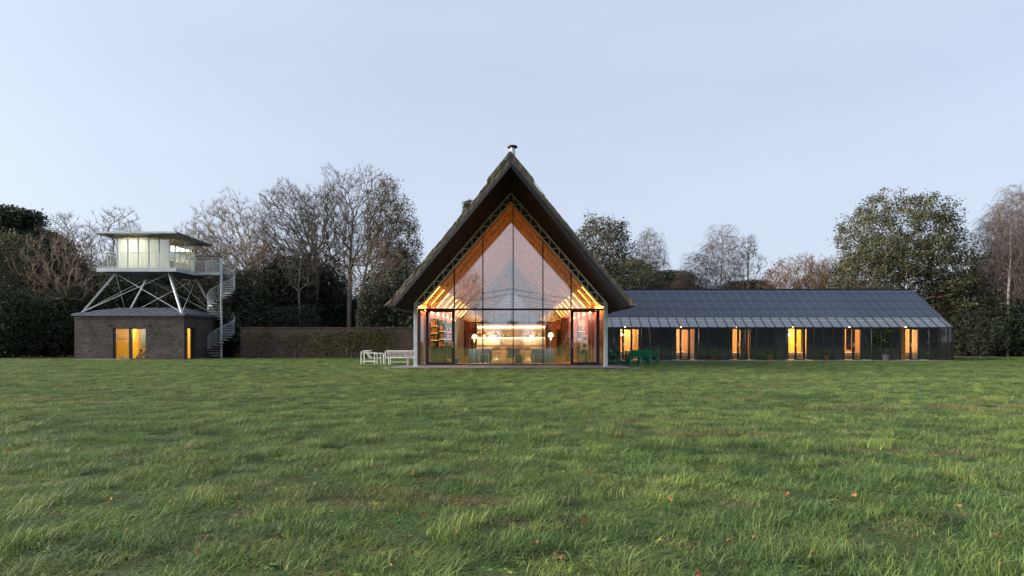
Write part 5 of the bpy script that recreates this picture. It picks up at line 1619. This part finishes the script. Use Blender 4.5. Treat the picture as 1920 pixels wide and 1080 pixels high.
for px, Y, s, key, lb in ((1245, 58, .98, 'olive', 'low olive bush above the solar roof between two birches'), (1292, 60, 1.12, 'rust', 'rust-brown bush above the solar roof left of the forked birch'), (1330, 62, 1.02, 'olive', 'low olive bush beneath the forked white birch'),
                     (1375, 62, 1.0, 'rust', 'low rust-brown bush beneath the tallest birch'), (1430, 64, 1.1, 'rust', 'low rust-brown bush right of the conical bare tree'), (1500, 62, 1.5, 'rust', 'tall rust-brown round bush above the middle of the solar roof'),
                     (1570, 60, 1.42, 'rust', 'rust-brown bush left of the great evergreen oak'), (1180, 56, 1.3, 'olive', 'olive bush behind the solar roof beside the thatch'), (1620, 56, 1.4, 'olive', 'olive bush under the left limbs of the great oak'),
                     (1790, 54, 1.7, 'olive', 'tall olive bush under the right limbs of the great oak'), (1850, 55, 2.0, 'rust', 'tall rust-brown thicket behind the fan-shaped tree'), (1910, 56, 2.2, 'rust', 'tall rust-brown thicket at the edge behind the birches'),
                     (345, 60, 1.7, 'rust', 'red-brown bush glimpsed behind the lookout cabin roof'), (470, 62, 2.2, 'rust', 'tall red-brown thicket behind the fan-shaped tree by the stair'), (165, 58, 1.8, 'rust', 'orange-brown bush glimpsed left of the lookout cabin'), (600, 64, 2.0, 'rust', 'red-brown thicket behind the twin-headed tree'),
                     (1780, 51, 1.2, 'olive', 'olive bush just behind the end of the wing')):
    plant_tree(key, 'woodland_bush', lb, PX(px, Y), Y, rs.uniform(0, 6.28), s * (1.42 if 1200 < px < 1600 else (1.15 if px < 700 else 1.0)), 'bush')

for x, Y, s in ((-5.5, 60, 1.3), (-2.5, 58.5, 1.45), (.4, 59.5, 1.6), (3.4, 58.5, 1.4), (6.2, 60, 1.35), (-.8, 63, 1.7)):
    plant_tree('dark_a', 'evergreen_shrub', 'tall dark evergreen shrub seen through the far gable of the thatched house', x, Y, rs.uniform(0, 6.28), s, 'shrub', 'evergreens beyond the far gable')
# creepers on the garden wall
def creeper(seed, x, y, wdt, hgt, label, n):
    r = np.random.default_rng(seed)
    a = thing('climbing_plant', label, 'climber', (x, y, 0))
    pts = np.stack([r.normal(0, wdt * .42, n), r.uniform(-.10, -.02, n), hgt * np.clip(r.beta(2.2, 1.5, n), .08, 1.02)], 1)
    tr = [np.array((0, -.03, z)) for z in np.linspace(0, hgt * .3, 4)]
    N, D, PA, rad, tips = grow(seed, tr, pts[:130], bal=.2, down=.2, step=.25, rtip=.006, wob=.05)
    N[:, 1] = np.clip(N[:, 1], -.12, -.012)
    idx = np.arange(1, len(N)); V, Fq = seg_tubes(N[PA[idx]], N[idx], np.minimum(rad[PA[idx]], rad[idx] * 1.2), rad[idx], 4)
    me = mesh_np('stem', V, Fq, 'twig_tan'); o = bpy.data.objects.new('stem', me); COL.objects.link(o); o.parent = a
    V, Fq = leaf_quads(r, pts, 3, .07, .11); V[:, 1] = np.clip(V[:, 1], -.25, -.012)
    me = mesh_np('foliage', V, Fq, 'leaf_ivy'); o = bpy.data.objects.new('foliage', me); COL.objects.link(o); o.parent = a
creeper(51, PX(706, 43), 43, 1.5, 2.32, 'bushiest yellow-green creeper on the garden wall behind the white bench', 620)
creeper(52, PX(660, 43), 43, 1.5, 2.1, 'mid-height creeper on the garden wall behind the white chair', 400)
creeper(53, PX(610, 43), 43, 1.6, 2.0, 'thin leafy creeper on the middle of the garden wall', 300)
creeper(54, PX(555, 43), 43, 1.7, 1.9, 'sparse creeper on the garden wall towards the spiral stair', 240)
creeper(55, PX(485, 43), 43, 1.4, 2.1, 'dark creeper at the stair end of the garden wall', 260)

# ------------------------------------------------------------------ trees behind the camera: the glass mirrors them
for k, (x, y, key, rt, s) in enumerate(((10.5, -22, 'dome', .5, .82), (16.5, -30, 'ash', 1.5, .9), (-8.5, -30, 'fan', 2.0, .95), (24, -26, 'fan', .3, 1.1), (33, -34, 'dome', 2.2, .9), (45, -40, 'ash', 3.1, 1.0), (58, -44, 'dome', 4.0, 1.0), (-20, -42, 'ash', .8, .9), (74, -48, 'fan', 1.0, 1.3))):
    plant_tree(key, 'bare_tree', 'bare tree across the lawn mirrored in the glass fronts', x, y, rt, s, group='trees mirrored in the glass')
for k in range(30):
    plant_tree('dark_a', 'evergreen_shrub', 'dark evergreen shrub across the lawn mirrored in the glass fronts', -46 + k * 4.6 + rs.uniform(-1.5, 1.5), -46 + rs.uniform(-4, 4), rs.uniform(0, 6.28), (1.25 if k > 13 else .8) * rs.uniform(.8, 1.25), 'shrub', 'shrubs mirrored in the glass')

# ================================================================== lawn
rb_ = island('blade', [(0, (0, 0, 0)), (1, (1, 1, 1))], 0.5)
m = MATS['blade']; nt_ = m.node_tree; nt_.nodes.clear()
out = nt_.nodes.new('ShaderNodeOutputMaterial')
oi = nt_.nodes.new('ShaderNodeObjectInfo')
gi = nt_.nodes.new('ShaderNodeNewGeometry')
c_ = lawn_colour(nt_, oi.outputs['Location'])
v1 = ramp(nt_, gi.outputs['Random Per Island'], [(0, (.62, .66, .62)), (.55, (1.05, 1.06, 1.0)), (.86, (1.45, 1.4, 1.2)), (.93, (2.1, 1.75, 1.35)), (1, (2.6, 2.0, 1.7))])
mu = nt_.nodes.new('ShaderNodeMix'); mu.data_type = 'RGBA'; mu.blend_type = 'MULTIPLY'; mu.inputs[0].default_value = 1
nt_.links.new(c_, mu.inputs[6]); nt_.links.new(v1, mu.inputs[7])
v2 = ramp(nt_, oi.outputs['Random'], [(0, (.62, .70, .76)), (.5, (1, 1, 1)), (1, (1.35, 1.22, .95))])
mu2 = nt_.nodes.new('ShaderNodeMix'); mu2.data_type = 'RGBA'; mu2.blend_type = 'MULTIPLY'; mu2.inputs[0].default_value = 1
nt_.links.new(mu.outputs[2], mu2.inputs[6]); nt_.links.new(v2, mu2.inputs[7])
pb = nt_.nodes.new('ShaderNodeBsdfPrincipled'); pb.inputs['Roughness'].default_value = .5; pb.inputs['Specular IOR Level'].default_value = .28
tb = nt_.nodes.new('ShaderNodeBsdfTranslucent')
ms = nt_.nodes.new('ShaderNodeMixShader'); ms.inputs[0].default_value = .25
nt_.links.new(mu2.outputs[2], pb.inputs['Base Color']); nt_.links.new(mu2.outputs[2], tb.inputs[0])
nt_.links.new(pb.outputs[0], ms.inputs[1]); nt_.links.new(tb.outputs[0], ms.inputs[2]); nt_.links.new(ms.outputs[0], out.inputs[0])

def tuft_mesh(seed, n, rad, h, wid, lean, comb, mat='blade'):
    r = np.random.default_rng(seed); S = 4
    az = r.uniform(0, 2 * math.pi, n); rr = rad * np.sqrt(r.random(n))
    B = np.stack([np.cos(az) * rr, np.sin(az) * rr, np.zeros(n) - .005], 1)
    hh = h * r.uniform(.45, 1.15, n)
    la = np.where(r.random(n) < .45, r.normal(comb, .8, n), r.uniform(0, 2 * math.pi, n)); d = np.stack([np.cos(la), np.sin(la), np.zeros(n)], 1)
    le = lean * r.uniform(.3, 1.35, n)
    s = np.stack([-np.sin(la + r.normal(0, .6, n)), np.cos(la), np.zeros(n)], 1)
    V = np.zeros((n, 2 * S + 1, 3))
    for k in range(S + 1):
        f = k / S
        p = B + d * (hh * le * f ** 1.7)[:, None]; p[:, 2] += hh * (f - .38 * le * f * f)
        p[:, 2] = np.maximum(p[:, 2], -.005)
        w_ = wid * (1 - f) ** .6 * r.uniform(.8, 1.2, n) if k == 0 else wid * (1 - f) ** .6 * np.ones(n)
        if k < S: V[:, 2 * k] = p - s * w_[:, None] / 2; V[:, 2 * k + 1] = p + s * w_[:, None] / 2
        else: V[:, 2 * S] = p
    base = (np.arange(n) * (2 * S + 1))[:, None]
    tri = []
    for k in range(S - 1):
        a = 2 * k; tri += [(a, a + 1, a + 3), (a, a + 3, a + 2)]
    tri.append((2 * S - 2, 2 * S - 1, 2 * S))
    Fq = np.concatenate([base + np.array(t)[None, :] for t in tri], 0)
    return mesh_np('grass_tuft', V.reshape(-1, 3), Fq, mat)
tufts = []
for k in range(7):
    me = tuft_mesh(60 + k, 105, .12, .062 + .020 * (k % 3), .0037, .8 + .35 * (k % 3), 0.9 * k)
    tufts.append(bpy.data.objects.new('grass_tuft', me))
tufts.append(bpy.data.objects.new('dead_tuft', tuft_mesh(81, 46, .13, .075, .0042, 1.7, .4, 'blade_dead')))
V_, F_ = leaf_fan(83, 16, .075, .026, (0, 0, 0), .55, seg=3)
tufts.append(bpy.data.objects.new('weed_rosette', mesh_np('weed_rosette', V_ * np.array([1, 1, .7]), F_, 'blade')))
# sheet the tufts stand on: a grid of the visible lawn, left open under the buildings
holes = [(-5.75, 5.75, 26.95, 60), (5.0, 28.5, 37.25, 60), (-30.5, -22.4, 40.45, 60), (-22.4, -4.5, 42.9, 60), (-80, -31, 43.5, 70), (29.5, 90, 46.5, 70)]
GV, GF, dens, hsc = [], [], [], []
st = 0.5
yv = 1.6
while yv < 48:
    st = .5 if yv < 14 else 1.0
    half = .98 * yv + 4.0
    xv = -math.ceil(half / st) * st
    while xv < half:
        cx_, cy_ = xv + st / 2, yv + st / 2
        if not any(a - .0 < cx_ < b + .0 and c < cy_ < d for a, b, c, d in holes):
            i0 = len(GV); GV += [(xv, yv, 0), (xv + st, yv, 0), (xv + st, yv + st, 0), (xv, yv + st, 0)]
            GF.append((i0, i0 + 1, i0 + 2, i0 + 3))
            dens.append(62 if yv < 7 else (54 if yv < 12 else (40 if yv < 20 else 28)))
        xv += st
    yv += st
me = bpy.data.meshes.new('lawn_grass'); me.from_pydata(GV, [], GF)
at = me.attributes.new('dens', 'FLOAT', 'FACE'); at.data.foreach_set('value', dens)
lawn = bpy.data.objects.new('lawn_grass', me); COL.objects.link(lawn)
tag(lawn, 'tufted green meadow grass of the lawn', 'grass', kind='stuff')
me.materials.append(M['blade'])
ng = bpy.data.node_groups.new('lawn_scatter', 'GeometryNodeTree')
ng.interface.new_socket('Geometry', in_out='INPUT', socket_type='NodeSocketGeometry')
ng.interface.new_socket('Geometry', in_out='OUTPUT', socket_type='NodeSocketGeometry')
nn = ng.nodes.new; lk = ng.links.new
gi_, go_ = nn('NodeGroupInput'), nn('NodeGroupOutput')
dp = nn('GeometryNodeDistributePointsOnFaces'); dp.inputs['Seed'].default_value = 3
na = nn('GeometryNodeInputNamedAttribute'); na.data_type = 'FLOAT'; na.inputs['Name'].default_value = 'dens'
lk(gi_.outputs[0], dp.inputs['Mesh']); lk(na.outputs['Attribute'], dp.inputs['Density'])
jn = nn('GeometryNodeJoinGeometry')
for o in tufts:
    n_o = nn('GeometryNodeObjectInfo'); n_o.inputs['Object'].default_value = o; n_o.inputs['As Instance'].default_value = True
    lk(n_o.outputs['Geometry'], jn.inputs[0])
ip = nn('GeometryNodeInstanceOnPoints'); ip.inputs['Pick Instance'].default_value = True
lk(dp.outputs['Points'], ip.inputs['Points']); lk(jn.outputs[0], ip.inputs['Instance'])
ri = nn('FunctionNodeRandomValue'); ri.data_type = 'INT'; ri.inputs[4].default_value = 0; ri.inputs[5].default_value = len(tufts) - 1
lk(ri.outputs[2], ip.inputs['Instance Index'])
pos = nn('GeometryNodeInputPosition')
nz = nn('ShaderNodeTexNoise'); nz.inputs['Scale'].default_value = 1.7; nz.inputs['Detail'].default_value = 3
lk(pos.outputs[0], nz.inputs['Vector'])
mr = nn('ShaderNodeMapRange'); mr.inputs[1].default_value = .34; mr.inputs[2].default_value = .66; mr.inputs[3].default_value = .14; mr.inputs[4].default_value = 1.75
lk(nz.outputs['Fac'], mr.inputs[0])
rz_ = nn('FunctionNodeRandomValue'); rz_.data_type = 'FLOAT'; rz_.inputs[2].default_value = .75; rz_.inputs[3].default_value = 1.25; rz_.inputs['Seed'].default_value = 5
mm = nn('ShaderNodeMath'); mm.operation = 'MULTIPLY'; lk(mr.outputs[0], mm.inputs[0]); lk(rz_.outputs[1], mm.inputs[1])
cs = nn('ShaderNodeCombineXYZ'); cs.inputs[0].default_value = 1.15; cs.inputs[1].default_value = 1.15; lk(mm.outputs[0], cs.inputs[2])
lk(cs.outputs[0], ip.inputs['Scale'])
nz2 = nn('ShaderNodeTexNoise'); nz2.inputs['Scale'].default_value = .9; nz2.inputs['Detail'].default_value = 2; lk(pos.outputs[0], nz2.inputs['Vector'])
m2 = nn('ShaderNodeMath'); m2.operation = 'MULTIPLY_ADD'; m2.inputs[1].default_value = 11.0; lk(nz2.outputs['Fac'], m2.inputs[0])
rr_ = nn('FunctionNodeRandomValue'); rr_.data_type = 'FLOAT'; rr_.inputs[2].default_value = -2.4; rr_.inputs[3].default_value = 2.4; rr_.inputs['Seed'].default_value = 9
lk(rr_.outputs[1], m2.inputs[2])
cr = nn('ShaderNodeCombineXYZ'); lk(m2.outputs[0], cr.inputs[2])
lk(cr.outputs[0], ip.inputs['Rotation'])
lk(ip.outputs[0], go_.inputs[0])
md = lawn.modifiers.new('scatter', 'NODES'); md.node_group = ng

# fallen leaves lying on the grass
rl = random.Random(8)
def leaf_mesh(seed):
    r = random.Random(seed); q = MB(); pts = []
    n = 11
    for i in range(n):
        a = 2 * math.pi * i / n; rad_ = (.045 if i % 2 else .030) * r.uniform(.8, 1.2)
        pts.append((math.cos(a) * rad_ * 1.4, math.sin(a) * rad_ * .8, .012 * math.sin(a * 2 + seed) + .006 * math.cos(a * 3)))
    for i in range(n):
        q.quad([(0, 0, -.008), pts[i], pts[(i + 1) % n]])
    return q
lspots = [(1140, 850, 1.3), (775, 888, 1), (797, 965, 1.1), (1207, 825, 1), (1098, 972, 1.4), (1258, 937, 1), (320, 938, 1), (484, 886, 1), (590, 908, .9), (615, 893, 1.1), (1137, 826, .9), (1475, 927, 1.1), (1330, 927, .9), (1800, 950, 1.1), (1722, 855, 1.2), (1365, 1016, 1.2), (1310, 1078, 1.5), (60, 890, .9), (78, 833, .8), (18, 845, 1.4), (316, 802, .8), (1752, 853, 1), (1412, 800, .9), (755, 1040, 1), (1524, 1040, 1), (1845, 742, .9), (1050, 700, .8), (880, 732, .8), (900, 850, .8), (735, 1062, .9), (820, 900, .8), (950, 975, .8), (1100, 770, .7), (205, 940, 1.5), (1870, 1005, 1), (1210, 1065, 1), (1600, 930, 1.2), (1655, 942, 1.1)]
lr = random.Random(31)
lspots += [(lr.uniform(0, 1920), 700 + 360 * lr.random() ** .8, lr.uniform(.5, .85)) for _ in range(70)]
lsrc = [leaf_mesh(k) for k in range(4)]
lm = []
for k, q in enumerate(lsrc):
    o = q.build('fallen_leaf', 'fallen'); lm.append(o)
for k, (px, py, s) in enumerate(lspots):
    Y = CAMH * F / (py - HY) * .95
    o = lm[k] if k < 4 else lm[k % 4].copy()
    if k >= 4: COL.objects.link(o)
    o.location = (PX(px, Y), Y, .075); o.rotation_euler = (rl.uniform(-.7, .7), rl.uniform(-.7, .7), rl.uniform(0, 6.28)); o.scale = (s * .45, s * .45, s * .45)
    tag(o, 'curled orange-brown fallen leaf lying in the grass', 'leaf', 'fallen leaves on the lawn')
